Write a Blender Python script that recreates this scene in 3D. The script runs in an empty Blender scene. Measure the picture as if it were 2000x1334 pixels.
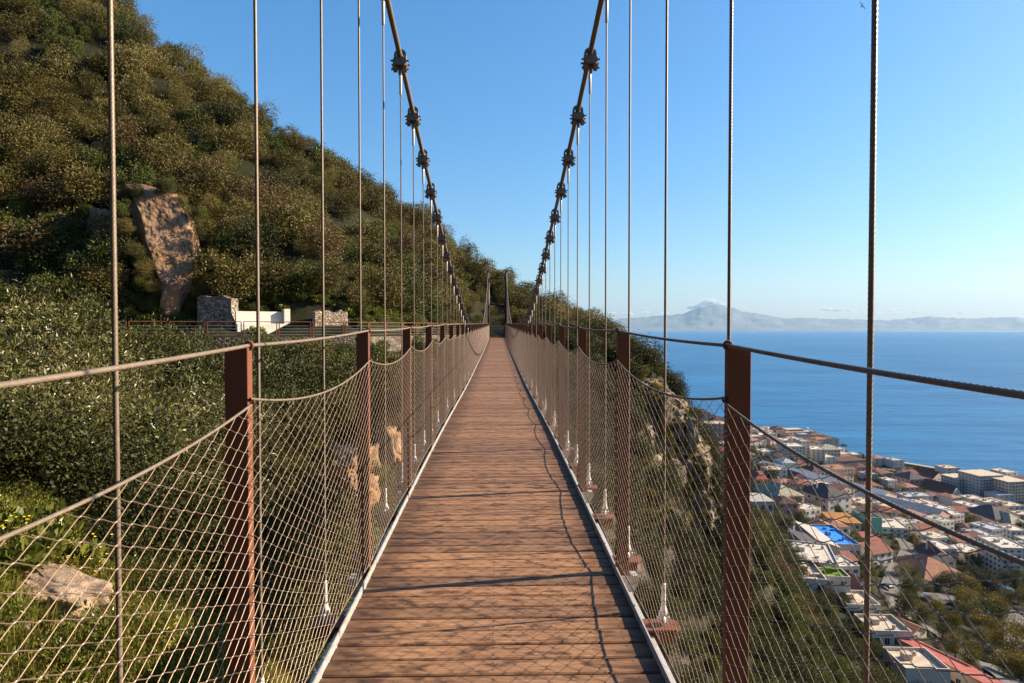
import bpy, bmesh, math, random
import numpy as np
from mathutils import Vector, Matrix

# ------------------------------------------------------------------ camera, sky, sun, exposure
SC = bpy.context.scene
COL = SC.collection
R = math.radians
F, CX, CY = 1200.0, 1000.0, 667.0            # focal length and centre in photograph pixels
YAW = math.atan(28.5 / F)                    # to the right
PITCH = math.atan(27.0 / F)                  # down
CAMX = 0.024
cam_d = bpy.data.cameras.new('camera')
cam_d.sensor_width = 36.0
cam_d.lens = 36.0 * F / 2000.0
cam_d.clip_start = 0.05
cam_d.clip_end = 120000.0
cam = bpy.data.objects.new('camera', cam_d)
COL.objects.link(cam)
cam.location = (CAMX, 0, 0)
cam.rotation_euler = (R(90) - PITCH, 0, -YAW)
SC.camera = cam

SUN_EL = R(27.0)
SUN_AZ = math.atan2(0.988, 0.157)            # clockwise from +Y
sun_dir = Vector((math.sin(SUN_AZ) * math.cos(SUN_EL), math.cos(SUN_AZ) * math.cos(SUN_EL), math.sin(SUN_EL)))
w = bpy.data.worlds.new('World')
SC.world = w
w.use_nodes = True
nt = w.node_tree
sky = nt.nodes.new('ShaderNodeTexSky')
sky.sky_type = 'NISHITA'
sky.sun_disc = False
sky.sun_elevation = SUN_EL
sky.sun_rotation = SUN_AZ
sky.altitude = 0
sky.air_density = 1.3
sky.dust_density = 1.0
sky.ozone_density = 8.0
bg = nt.nodes['Background']
bg.inputs['Strength'].default_value = 0.097
hsv = nt.nodes.new('ShaderNodeHueSaturation')
hsv.inputs['Saturation'].default_value = 1.2
gam = nt.nodes.new('ShaderNodeGamma')
gam.inputs['Gamma'].default_value = 0.82
nt.links.new(sky.outputs[0], gam.inputs['Color'])
nt.links.new(gam.outputs[0], hsv.inputs['Color'])
nt.links.new(hsv.outputs[0], bg.inputs[0])
sun_d = bpy.data.lights.new('sun', 'SUN')
sun_d.energy = 5.0
sun_d.angle = R(0.53)
sun_d.color = (1.0, 0.81, 0.58)
sun = bpy.data.objects.new('sun', sun_d)
COL.objects.link(sun)
sun.location = (200, 50, 150)
sun.rotation_euler = sun_dir.to_track_quat('Z', 'Y').to_euler()
SC.view_settings.view_transform = 'Standard'
SC.view_settings.look = 'None'
SC.view_settings.exposure = 1.45
HAZE = 1.75e-5
SC.view_settings.gamma = 1.0
SC.cycles.max_bounces = 6
SC.cycles.diffuse_bounces = 3
SC.cycles.glossy_bounces = 2
SC.cycles.transmission_bounces = 2
SC.cycles.transparent_max_bounces = 4
SC.cycles.volume_bounces = 0

# ------------------------------------------------------------------ helpers
cy_, sy_ = math.cos(YAW), math.sin(YAW)
cp_, sp_ = math.cos(PITCH), math.sin(PITCH)
def ray(px, py):
    """direction of a photograph pixel, scaled to y = 1"""
    u, v = (px - CX) / F, -(py - CY) / F
    y, z = cp_ + v * sp_, -sp_ + v * cp_
    x2, y2 = u * cy_ + y * sy_, -u * sy_ + y * cy_
    return (x2 / y2, 1.0, z / y2)
def at(px, py, d):
    r = ray(px, py)
    return Vector((CAMX + r[0] * d, d, r[2] * d))

def tag(o, label=None, cat=None, group=None, kind=None):
    if label: o['label'] = label
    if cat: o['category'] = cat
    if group: o['group'] = group
    if kind: o['kind'] = kind
    return o
def empty(name, loc=(0, 0, 0), rz=0.0):
    o = bpy.data.objects.new(name, None)
    o.empty_display_size = 0.3
    COL.objects.link(o)
    o.location = loc
    o.rotation_euler = (0, 0, rz)
    return o
def link(name, me, parent=None, loc=(0, 0, 0), rot=(0, 0, 0), scale=(1, 1, 1)):
    o = bpy.data.objects.new(name, me)
    COL.objects.link(o)
    if parent is not None: o.parent = parent
    o.location = loc; o.rotation_euler = rot; o.scale = scale
    return o
def quads_mesh(name, V, Q, mat, smooth=False):
    """big meshes from numpy arrays: V (n,3), Q (m,k)"""
    V = np.asarray(V, dtype=np.float32); Q = np.asarray(Q, dtype=np.int32)
    me = bpy.data.meshes.new(name)
    m, k = Q.shape
    me.vertices.add(len(V)); me.vertices.foreach_set('co', V.ravel())
    me.loops.add(m * k); me.loops.foreach_set('vertex_index', Q.ravel())
    me.polygons.add(m)
    me.polygons.foreach_set('loop_start', np.arange(0, m * k, k, dtype=np.int32))
    me.polygons.foreach_set('loop_total', np.full(m, k, dtype=np.int32))
    if smooth: me.polygons.foreach_set('use_smooth', np.ones(m, dtype=bool))
    me.materials.append(mat)
    me.update(calc_edges=True)
    return me

class MB:
    """collects shapes and builds them as one mesh"""
    def __init__(s): s.v = []; s.f = []; s.m = []; s.mi = 0
    def add(s, vs, fs):
        o = len(s.v)
        s.v += [tuple(p) for p in vs]
        s.f += [tuple(i + o for i in f) for f in fs]
        s.m += [s.mi] * len(fs)
    def box(s, x0, x1, y0, y1, z0, z1, rz=0.0, c=None):
        vs = [(x, y, z) for z in (z0, z1) for (x, y) in ((x0, y0), (x1, y0), (x1, y1), (x0, y1))]
        if rz:
            cx, cy = c if c else ((x0 + x1) / 2, (y0 + y1) / 2)
            ca, sa = math.cos(rz), math.sin(rz)
            vs = [(cx + (x - cx) * ca - (y - cy) * sa, cy + (x - cx) * sa + (y - cy) * ca, z) for x, y, z in vs]
        s.add(vs, [(3, 2, 1, 0), (4, 5, 6, 7), (0, 1, 5, 4), (1, 2, 6, 5), (2, 3, 7, 6), (3, 0, 4, 7)])
    def tube(s, pts, rad, n=6, caps=True):
        pts = [Vector(p) for p in pts]
        rads = rad if isinstance(rad, (list, tuple)) else [rad] * len(pts)
        rings = []
        t0 = (pts[1] - pts[0]).normalized()
        ref = Vector((0, 0, 1)) if abs(t0.z) < 0.9 else Vector((1, 0, 0))
        a = t0.cross(ref).normalized()
        vs = []
        for i, p in enumerate(pts):
            t = (pts[min(i + 1, len(pts) - 1)] - pts[max(i - 1, 0)]).normalized()
            a = (a - t * a.dot(t)).normalized()
            b = t.cross(a)
            for k in range(n):
                g = 2 * math.pi * k / n
                vs.append(p + (a * math.cos(g) + b * math.sin(g)) * rads[i])
        fs = []
        for i in range(len(pts) - 1):
            for k in range(n):
                k2 = (k + 1) % n
                fs.append((i * n + k, i * n + k2, (i + 1) * n + k2, (i + 1) * n + k))
        if caps:
            fs.append(tuple(range(n - 1, -1, -1)))
            fs.append(tuple((len(pts) - 1) * n + k for k in range(n)))
        s.add(vs, fs)
    def lathe(s, prof, n=10, c=(0, 0, 0)):
        """profile [(r, z)] round the z axis"""
        vs = []
        for r, z in prof:
            for k in range(n):
                g = 2 * math.pi * k / n
                vs.append((c[0] + r * math.cos(g), c[1] + r * math.sin(g), c[2] + z))
        fs = []
        for i in range(len(prof) - 1):
            for k in range(n):
                k2 = (k + 1) % n
                fs.append((i * n + k, i * n + k2, (i + 1) * n + k2, (i + 1) * n + k))
        fs.append(tuple(range(n - 1, -1, -1)))
        fs.append(tuple((len(prof) - 1) * n + k for k in range(n)))
        s.add(vs, fs)
    def ring(s, c, Rr, r, axis='y', n=14, m=6):
        vs = []; fs = []
        for i in range(n):
            g = 2 * math.pi * i / n
            for j in range(m):
                h = 2 * math.pi * j / m
                q = Rr + r * math.cos(h); p = (q * math.cos(g), q * math.sin(g), r * math.sin(h))
                if axis == 'y': p = (p[0], p[2], p[1])
                elif axis == 'x': p = (p[2], p[0], p[1])
                vs.append((c[0] + p[0], c[1] + p[1], c[2] + p[2]))
        for i in range(n):
            for j in range(m):
                i2, j2 = (i + 1) % n, (j + 1) % m
                fs.append((i * m + j, i2 * m + j, i2 * m + j2, i * m + j2))
        s.add(vs, fs)
    def prism(s, poly, y0, y1):
        """polygon in x,z extruded along y"""
        n = len(poly)
        vs = [(x, y0, z) for x, z in poly] + [(x, y1, z) for x, z in poly]
        fs = [tuple(range(n)), tuple(range(2 * n - 1, n - 1, -1))]
        for k in range(n):
            k2 = (k + 1) % n
            fs.append((k2, k, n + k, n + k2))
        s.add(vs, fs)
    def mesh(s, name, mats, smooth=False, bevel=0.0):
        me = bpy.data.meshes.new(name)
        me.from_pydata(s.v, [], s.f)
        if not isinstance(mats, (list, tuple)): mats = [mats]
        for m in mats: me.materials.append(m)
        if len(mats) > 1: me.polygons.foreach_set('material_index', s.m)
        bm = bmesh.new(); bm.from_mesh(me)
        bmesh.ops.recalc_face_normals(bm, faces=bm.faces)
        if bevel:
            ed = [e for e in bm.edges if len(e.link_faces) == 2 and e.calc_face_angle(0) > 0.6]
            bmesh.ops.bevel(bm, geom=ed, offset=bevel, segments=1, affect='EDGES')
        bm.to_mesh(me); bm.free()
        if smooth: me.polygons.foreach_set('use_smooth', [True] * len(me.polygons))
        me.update()
        return me
    def build(s, name, mats, parent=None, smooth=False, bevel=0.0, **k):
        return link(name, s.mesh(name, mats, smooth, bevel), parent, **k)

# value noise
def _h(i, j, seed):
    n = (i.astype(np.int64) * 374761393 + j.astype(np.int64) * 668265263 + seed * 144665) & 0x7fffffff
    n = ((n ^ (n >> 13)) * 1274126177) & 0x7fffffff
    return ((n ^ (n >> 16)) & 0xffff) / 65535.0
def vnoise(x, y, seed=0):
    x = np.asarray(x, float); y = np.asarray(y, float)
    i, j = np.floor(x), np.floor(y)
    fx, fy = x - i, y - j
    fx = fx * fx * (3 - 2 * fx); fy = fy * fy * (3 - 2 * fy)
    i = i.astype(np.int64); j = j.astype(np.int64)
    a, b = _h(i, j, seed), _h(i + 1, j, seed)
    c, d = _h(i, j + 1, seed), _h(i + 1, j + 1, seed)
    return (a + (b - a) * fx) * (1 - fy) + (c + (d - c) * fx) * fy - 0.5
def fbm(x, y, seed=0, oct=4):
    s = 0; a = 1.0
    for o in range(oct):
        s = s + a * vnoise(x * 2 ** o, y * 2 ** o, seed + o * 17); a *= 0.5
    return s

# ------------------------------------------------------------------ materials
def new_mat(name):
    m = bpy.data.materials.new(name); m.use_nodes = True
    return m, m.node_tree.nodes, m.node_tree.links, m.node_tree.nodes['Principled BSDF']
def rgb(c): return (c[0], c[1], c[2], 1.0)
def ramp(N, stops):
    r = N.new('ShaderNodeValToRGB')
    e = r.color_ramp.elements
    while len(e) < len(stops): e.new(0.5)
    for k, (p, c) in enumerate(stops):
        e[k].position = p; e[k].color = rgb(c)
    return r
def noise_node(N, L, scale, detail=4, rough=0.6, vec=None, dist=0.0):
    n = N.new('ShaderNodeTexNoise')
    n.inputs['Scale'].default_value = scale
    n.inputs['Detail'].default_value = detail
    n.inputs['Roughness'].default_value = rough
    n.inputs['Distortion'].default_value = dist
    if vec is not None: L.new(vec, n.inputs['Vector'])
    return n
def coords(N, L, scale=(1, 1, 1), kind='Object'):
    t = N.new('ShaderNodeTexCoord'); m = N.new('ShaderNodeMapping')
    m.inputs['Scale'].default_value = scale
    L.new(t.outputs[kind], m.inputs['Vector'])
    return m.outputs['Vector']
def mixc(N, L, fac, a, b, mode='MIX'):
    m = N.new('ShaderNodeMix'); m.data_type = 'RGBA'; m.blend_type = mode
    for sock, val in ((m.inputs['Factor'], fac), (m.inputs['A'], a), (m.inputs['B'], b)):
        pass
    def put(s, v):
        if isinstance(v, (int, float)): s.default_value = v
        elif isinstance(v, tuple): s.default_value = rgb(v)
        else: L.new(v, s)
    put(m.inputs[0], fac); put(m.inputs[6], a); put(m.inputs[7], b)
    return m.outputs[2]
def bump(N, L, b, height, strength=0.3, dist=0.05):
    k = N.new('ShaderNodeBump')
    k.inputs['Strength'].default_value = strength
    k.inputs['Distance'].default_value = dist
    L.new(height, k.inputs['Height'])
    L.new(k.outputs[0], b.inputs['Normal'])
def plain(name, col, rough=0.6, metal=0.0, var=0.18, scale=6.0, dirt=0.0, bmp=0.1, spec=0.4):
    """a colour broken up by two scales of noise"""
    m, N, L, b = new_mat(name)
    v = coords(N, L)
    n1 = noise_node(N, L, scale, 5, 0.65, v)
    lo = tuple(c * (1 - var) for c in col); hi = tuple(min(1, c * (1 + var)) for c in col)
    r = ramp(N, [(0.3, lo), (0.7, hi)])
    L.new(n1.outputs[0], r.inputs[0])
    out = r.outputs[0]
    if dirt:
        n2 = noise_node(N, L, scale * 0.35, 6, 0.7, v)
        r2 = ramp(N, [(0.45, (0, 0, 0)), (0.75, (dirt, dirt, dirt))])
        L.new(n2.outputs[0], r2.inputs[0])
        out = mixc(N, L, r2.outputs[0], out, tuple(c * 0.35 + 0.01 for c in col))
    L.new(out, b.inputs['Base Color'])
    b.inputs['Roughness'].default_value = rough
    b.inputs['Metallic'].default_value = metal
    b.inputs['Specular IOR Level'].default_value = spec
    if bmp: bump(N, L, b, n1.outputs[0], bmp, 0.02)
    return m
def leaf_mat(name, cols, rough=0.55, transl=0.22, spec=0.25):
    m, N, L, b = new_mat(name)
    g = N.new('ShaderNodeNewGeometry'); oi = N.new('ShaderNodeObjectInfo')
    r = ramp(N, [(i / (len(cols) - 1), c) for i, c in enumerate(cols)])
    mx = N.new('ShaderNodeMath'); mx.operation = 'MULTIPLY_ADD'
    mx.inputs[1].default_value = 0.55
    m2 = N.new('ShaderNodeMath'); m2.operation = 'MULTIPLY'; m2.inputs[1].default_value = 0.45
    L.new(oi.outputs['Random'], m2.inputs[0])
    L.new(g.outputs['Random Per Island'], mx.inputs[0]); L.new(m2.outputs[0], mx.inputs[2])
    L.new(mx.outputs[0], r.inputs[0])
    L.new(r.outputs[0], b.inputs['Base Color'])
    b.inputs['Roughness'].default_value = rough
    b.inputs['Specular IOR Level'].default_value = spec
    tr = N.new('ShaderNodeBsdfTranslucent')
    L.new(r.outputs[0], tr.inputs['Color'])
    ms = N.new('ShaderNodeMixShader'); ms.inputs[0].default_value = transl
    L.new(b.outputs[0], ms.inputs[1]); L.new(tr.outputs[0], ms.inputs[2])
    L.new(ms.outputs[0], N['Material Output'].inputs['Surface'])
    return m

M = {}
M['rust_paint'] = plain('rust_brown_paint', (0.155, 0.060, 0.034), 0.6, 0, 0.10, 8, 0.15, 0.03, 0.2)
M['dark_brown'] = plain('dark_brown_steel', (0.035, 0.02, 0.014), 0.5, 0.2, 0.2, 10)
M['galv'] = plain('galvanised_steel', (0.52, 0.49, 0.45), 0.42, 0.35, 0.15, 25, 0.3, 0.05)
M['white_fit'] = plain('white_zinc', (0.66, 0.62, 0.58), 0.4, 0.15, 0.12, 40, 0.25, 0.05)
M['cable'] = plain('cable_grey_beige', (0.20, 0.155, 0.115), 0.5, 0.25, 0.15, 20, 0.2, 0.05)
M['rope'] = plain('steel_rope', (0.19, 0.148, 0.112), 0.5, 0.25, 0.2, 60, 0.25, 0.05)
M['net'] = plain('net_wire', (0.19, 0.13, 0.09), 0.45, 0.3, 0.12, 30, 0, 0)
M['knot'] = plain('net_ferrule', (0.45, 0.40, 0.36), 0.4, 0.5, 0.12, 30, 0, 0)

# ------------------------------------------------------------------ terrain
SEA_Z = -150.0
CT = []
def C(px, py, d): p = at(px, py, d); CT.append((p.x, p.y, p.z))
def CZ(px, py, z):
    r = ray(px, py); d = z / r[2]; CT.append((CAMX + r[0] * d, d, z))
def P(x, y, z): CT.append((x, y, z))
# near left bank and gorge
for a in [(100, 1250, 4.5), (0, 1100, 5), (300, 1250, 4.8), (250, 1050, 7), (100, 950, 8), (450, 1000, 12), (300, 900, 12),
          (0, 850, 11), (100, 750, 18), (400, 800, 20), (500, 800, 28), (600, 755, 36), (700, 760, 38), (800, 770, 44),
          (850, 800, 46), (780, 900, 35), (680, 950, 26), (640, 1200, 13), (560, 1150, 12), (450, 1300, 6.5), (-200, 900, 9), (-200, 760, 16),
          (-400, 1000, 5)]: C(*a)
P(-3, 0, -2.0); P(-8, 0, -1.3); P(-6, -4, -0.8); P(-14, 5, -1.2); P(-25, 10, -0.8); P(-30, 22, -1.2); P(-18, 24, -2.2)
P(0, 8, -8); P(0, 16, -12); P(0, 26, -14); P(0, 36, -11.5); P(0, 46, -8); P(0, 56, -4.5); P(0, 62, -2.2)
P(0, 2, -5.5); P(0, -3, -3.0); P(3, 3, -9); P(8, 5, -16); P(20, 8, -29); P(40, 15, -46); P(10, 20, -20)
# path bench on the left hillside
PATH = [(-260, 33), (-120, 34.5), (0, 36), (170, 38), (340, 40), (520, 41.5), (700, 44), (800, 50), (880, 57.5), (935, 64)]
PZ = -0.78
for px, d in PATH:
    p = at(px, 640, d)
    P(p.x, p.y, PZ)
    P(p.x * (d - 1.3) / d, d - 1.3, PZ - 2.1 if px < 850 else PZ - 1.2)
    q = at(px, 640, d + 3.4); P(q.x, q.y, PZ)
    q = at(px, 640, d + 5.4); P(q.x, q.y, PZ + 2.4 if px < 750 else PZ + 0.9)
# hill behind the path
for a in [(-300, 560, 42), (-300, 350, 50), (-300, 100, 60), (-300, -300, 85), (-650, 300, 45), (-650, -300, 80),
          (100, 530, 46), (100, 400, 50.5), (100, 210, 60), (100, 60, 68), (100, -90, 80), (-100, 500, 45), (-100, 300, 53), (-100, 0, 66), (-100, -250, 85),
          (250, 520, 47), (250, 400, 52), (250, 240, 62), (270, 105, 72),
          (400, 520, 48), (400, 400, 54), (400, 270, 63), (430, 195, 69),
          (500, 500, 50), (500, 380, 59), (505, 262, 70), (600, 540, 49), (600, 440, 58), (600, 325, 72),
          (700, 560, 53), (700, 470, 62), (700, 385, 75), (800, 580, 59), (800, 510, 68), (800, 442, 82),
          (900, 590, 72), (900, 512, 88), (950, 560, 88), (1000, 600, 82), (1040, 604, 86), (1085, 622, 84), (1130, 640, 80), (1165, 655, 74)]: C(*a)
# far side of the crest falls away
for a in [(100, -90, 110), (270, 190, 100), (430, 280, 96), (600, 400, 100), (800, 500, 112), (900, 560, 118), (1000, 640, 112), (1085, 680, 112), (1165, 740, 105)]: C(*a)
# bridge head and right bank spur
C(971, 658, 66); C(1040, 655, 66); C(1100, 653, 65); C(1180, 682, 62); C(1225, 690, 64); C(971, 655, 74)
P(3, 62, -2.6); P(7, 56, -4.2)
for a in [(1262, 722, 60), (1305, 780, 60), (1345, 845, 59), (1378, 925, 58), (1385, 1000, 57), (1250, 850, 52), (1300, 950, 50), (1250, 1050, 43), (1340, 1050, 50), (1300, 1150, 44),
          (1150, 850, 46), (1200, 1000, 37), (1250, 1300, 36), (1330, 1200, 55),
          (1290, 740, 66), (1345, 860, 68), (1400, 980, 68), (1420, 1040, 74), (1340, 880, 80), (1400, 930, 110), (1430, 1000, 125),
          (1500, 1300, 88), (1450, 1120, 135), (1550, 1200, 150), (1640, 1310, 132), (1480, 1040, 200), (1420, 1150, 90)]: C(*a)
# town slope down to the sea
for a in [(1560, 1040, -92), (1900, 1334, -80), (1700, 1150, -95), (1950, 1300, -92), (1600, 960, -115), (1800, 1100, -108), (1990, 1200, -105), (1500, 950, -105),
          (1450, 900, -115), (1600, 890, -135), (1400, 832, -125), (1405, 870, -112), (1990, 1000, -140), (1850, 960, -146), (1700, 910, -146), (1770, 985, -138), (1900, 1060, -124),
          (2150, 1000, -138), (2150, 1200, -108), (2150, 1400, -88), (1360, 830, -120)]: CZ(*a)
for px, py in [(2150, 950), (2000, 931), (1900, 926), (1800, 912), (1700, 897), (1640, 878), (1470, 846), (1420, 820), (1380, 806), (1340, 795)]:
    CZ(px, py, -149.0)
    r = ray(px, py); d = -149.0 / r[2]; x = CAMX + r[0] * d
    P(x + 45, d + 14, -156); P(x + 200, d + 60, -175)
# headland with the fort
for px, py, z in [(1540, 846, -138), (1575, 850, -140), (1515, 858, -139)]: CZ(px, py, z)
CZ(1590, 858, -149); CZ(1510, 842, -149)
P(100, 900, -95); P(150, 700, -85); P(60, 300, -60); P(200, 1200, -130); P(450, 1250, -175); P(0, 200, -20); P(60, 160, -42); P(900, 700, -190); P(900, 300, -175); P(700, 200, -160); P(300, 0, -105); P(600, 0, -155)
P(-150, 300, 0); P(-300, 100, 60); P(-60, 250, 0); P(-200, 0, 60); P(-80, 0, 8); P(0, -6, -2.0); P(-12, -9, 5); P(0, -10, 6); P(10, -10, 0); P(0, -16, 16); P(-20, -14, 18); P(14, -20, 14); P(0, -40, 42); P(24, -14, 9); P(50, -28, 14); P(-40, -30, 30); P(-60, -5, 22); P(25, -30, 26); P(0, -90, 70); P(-80, -80, 75); P(60, -70, 40); P(130, -30, -60)  # includes an unseen hill behind the camera, added and steepened to block sky light
CT = np.array(CT)
def _solve(ct):
    n = len(ct); xy = ct[:, :2]
    D = np.sqrt(((xy[:, None] - xy[None]) ** 2).sum(-1) + 0.3)
    A = np.zeros((n + 3, n + 3)); A[:n, :n] = D + np.eye(n) * 1e-3
    A[:n, n] = 1; A[:n, n + 1:] = xy; A[n, :n] = 1; A[n + 1:, :n] = xy.T
    return np.linalg.lstsq(A, np.concatenate([ct[:, 2], [0, 0, 0]]), rcond=None)[0]
TW = _solve(CT)
def tz(x, y, rough=True):
    x = np.asarray(x, float); y = np.asarray(y, float)
    sh = x.shape; x = x.ravel(); y = y.ravel(); out = np.empty(len(x))
    for k in range(0, len(x), 20000):
        xx, yy = x[k:k + 20000], y[k:k + 20000]
        D = np.sqrt((xx[:, None] - CT[None, :, 0]) ** 2 + (yy[:, None] - CT[None, :, 1]) ** 2 + 0.3)
        out[k:k + 20000] = D @ TW[:-3] + TW[-3] + TW[-2] * xx + TW[-1] * yy
    if rough:
        r = np.sqrt(x * x + y * y)
        out += fbm(x / 2.5, y / 2.5, 3) * np.clip(r * 0.03, 0.12, 0.7)
        out += fbm(x / 9, y / 9, 9) * np.clip((r - 20) * 0.03, 0, 0.8)
    return out.reshape(sh)
def ztop(x, y): return float(tz(np.array([x]), np.array([y]))[0])
_ds = np.concatenate([np.linspace(2, 60, 240), np.geomspace(60.5, 1300, 520)])
def hit(px, py, dmin=2.0):
    """where the ray through a photograph pixel meets the terrain"""
    r = ray(px, py)
    xs, zs = CAMX + r[0] * _ds, r[2] * _ds
    g = tz(xs, _ds) - zs
    ok = np.where((g > 0) & (_ds > dmin))[0]
    if not len(ok): return None
    i = ok[0]
    if i == 0 or _ds[i - 1] < dmin: d = _ds[i]
    else:
        a, b = g[i - 1], g[i]; t = -a / (b - a) if b != a else 0.5
        d = _ds[i - 1] + (_ds[i] - _ds[i - 1]) * min(max(t, 0), 1)
    return Vector((CAMX + r[0] * d, d, r[2] * d))

def terrain_mat():
    m, N, L, b = new_mat('hillside_ground')
    v = coords(N, L)
    n1 = noise_node(N, L, 0.35, 6, 0.7, v); n2 = noise_node(N, L, 3.0, 6, 0.7, v); n3 = noise_node(N, L, 14, 4, 0.7, v)
    g = N.new('ShaderNodeNewGeometry'); sx = N.new('ShaderNodeSeparateXYZ')
    L.new(g.outputs['True Normal'], sx.inputs[0])
    green = ramp(N, [(0.3, (0.009, 0.010, 0.004)), (0.55, (0.018, 0.019, 0.007)), (0.75, (0.034, 0.027, 0.013))])  # ground tones kept near black, standing in for shade under the scrub
    L.new(n2.outputs[0], green.inputs[0])
    rock = ramp(N, [(0.25, (0.03, 0.025, 0.02)), (0.5, (0.085, 0.07, 0.055)), (0.8, (0.20, 0.17, 0.14))])
    L.new(n2.outputs[0], rock.inputs[0])
    sl = N.new('ShaderNodeMapRange'); sl.inputs[1].default_value = 0.62; sl.inputs[2].default_value = 0.42
    L.new(sx.outputs[2], sl.inputs[0])
    ad = N.new('ShaderNodeMath'); ad.operation = 'MULTIPLY'
    r1 = ramp(N, [(0.45, (0, 0, 0)), (0.6, (1, 1, 1))]); L.new(n1.outputs[0], r1.inputs[0])
    L.new(sl.outputs[0], ad.inputs[0]); L.new(r1.outputs[0], ad.inputs[1])
    c = mixc(N, L, ad.outputs[0], green.outputs[0], rock.outputs[0])
    L.new(c, b.inputs['Base Color'])
    b.inputs['Roughness'].default_value = 0.9
    b.inputs['Specular IOR Level'].default_value = 0.15
    bump(N, L, b, n3.outputs[0], 0.6, 0.08)
    return m
M['terrain'] = terrain_mat()
az = np.radians(np.concatenate([np.arange(-180, -66, 3.0), np.linspace(-66, 68, 440), np.arange(71, 181, 3.0)])); na, nr = len(az), 270
rr = np.geomspace(1.2, 1500, nr)
A_, R_ = np.meshgrid(az, rr, indexing='ij')
X, Y = R_ * np.sin(A_), R_ * np.cos(A_)
V = np.stack([X, Y, tz(X, Y)], -1).reshape(-1, 3)
ii = (np.arange(na - 1)[:, None] * nr + np.arange(nr - 1)[None]).ravel()
Q = np.stack([ii, ii + nr, ii + nr + 1, ii + 1], -1)
terrain = link('hillside_terrain', quads_mesh('hillside_terrain', V, Q, M['terrain'], True))
tag(terrain, kind='structure')

# ------------------------------------------------------------------ sea
def sea_mat():
    m, N, L, b = new_mat('sea_water')
    v = coords(N, L, (1, 1, 1))
    v2 = coords(N, L, (0.35, 1.0, 1)); v3 = coords(N, L, (0.12, 1.0, 1))
    n4 = noise_node(N, L, 0.02, 5, 0.7, v3, 0.3)
    n1 = noise_node(N, L, 0.045, 6, 0.62, v2); n2 = noise_node(N, L, 0.006, 4, 0.6, v2); n3 = noise_node(N, L, 0.0009, 3, 0.5, v2)
    c = ramp(N, [(0.3, (0.009, 0.082, 0.20)), (0.7, (0.017, 0.125, 0.28))])
    L.new(n2.outputs[0], c.inputs[0])
    c2 = mixc(N, L, 0.35, c.outputs[0], n3.outputs[0], 'OVERLAY')
    st = ramp(N, [(0.3, (0.55, 0.60, 0.66)), (0.5, (1, 1, 1)), (0.72, (1.35, 1.28, 1.2))]); L.new(n4.outputs[0], st.inputs[0])
    c2 = mixc(N, L, 1.0, c2, st.outputs[0], 'MULTIPLY')
    L.new(c2, b.inputs['Base Color'])
    b.inputs['Roughness'].default_value = 0.38
    b.inputs['IOR'].default_value = 1.33
    b.inputs['Specular IOR Level'].default_value = 0.32
    bump(N, L, b, n1.outputs[0], 0.9, 5.0)
    return m
M['sea'] = sea_mat()
ns = 96
rs = [60, 200, 500, 1000, 2000, 4000, 8000, 16000, 30000]
vs = [(r * math.sin(a), r * math.cos(a), SEA_Z) for r in rs for a in np.radians(np.linspace(-90, 90, ns))]
fs = [(i * ns + k, i * ns + k + 1, (i + 1) * ns + k + 1, (i + 1) * ns + k) for i in range(len(rs) - 1) for k in range(ns - 1)]
sea = link('sea', quads_mesh('sea', vs, fs, M['sea']))
tag(sea, kind='structure')

# ------------------------------------------------------------------ mountains across the strait
RID = [(900, 628), (1100, 627), (1165, 625), (1230, 622), (1290, 617), (1335, 613), (1352, 605), (1368, 600), (1385, 597.5), (1403, 596), (1420, 600), (1435, 603), (1450, 608), (1480, 613), (1505, 617), (1530, 622), (1570, 620),
       (1600, 622), (1640, 623), (1690, 624), (1730, 626), (1780, 622), (1815, 618), (1850, 621), (1900, 622), (1950, 620), (1985, 619), (2020, 624), (2150, 626), (2400, 630)]
M['mountain'] = plain('mountain_rock', (0.10, 0.105, 0.095), 0.95, 0, 0.5, 0.0012, 0.3, 0)
nc, nk = 520, 34
pxs = np.linspace(900, 2400, nc)
top = np.interp(pxs, [p[0] for p in RID], [p[1] for p in RID])
V = []
for i, px in enumerate(pxs):
    zt = at(px, top[i], 33500).z
    for k in range(nk):
        t = k / (nk - 1)
        d = 29600 + 3900 * t if t <= 1 else 0
        r = ray(px, 640)
        x = CAMX + r[0] * d
        nz = float(fbm(np.array([px / 34.0]), np.array([t * 3.0]), 5, 5)[0])
        z = SEA_Z - 20 + (zt - SEA_Z + 20) * (t ** 1.25) * (1 + 0.35 * nz * (1 - t) * 2.0) + 60 * t * float(fbm(np.array([px / 9.0]), np.array([t * 8]), 8, 3)[0])
        V.append((x, d, z))
ii = (np.arange(nc - 1)[:, None] * nk + np.arange(nk - 1)[None]).ravel()
Q = np.stack([ii, ii + nk, ii + nk + 1, ii + 1], -1)
tag(link('mountains', quads_mesh('mountains', V, Q, M['mountain'], True)), kind='structure')

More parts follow.
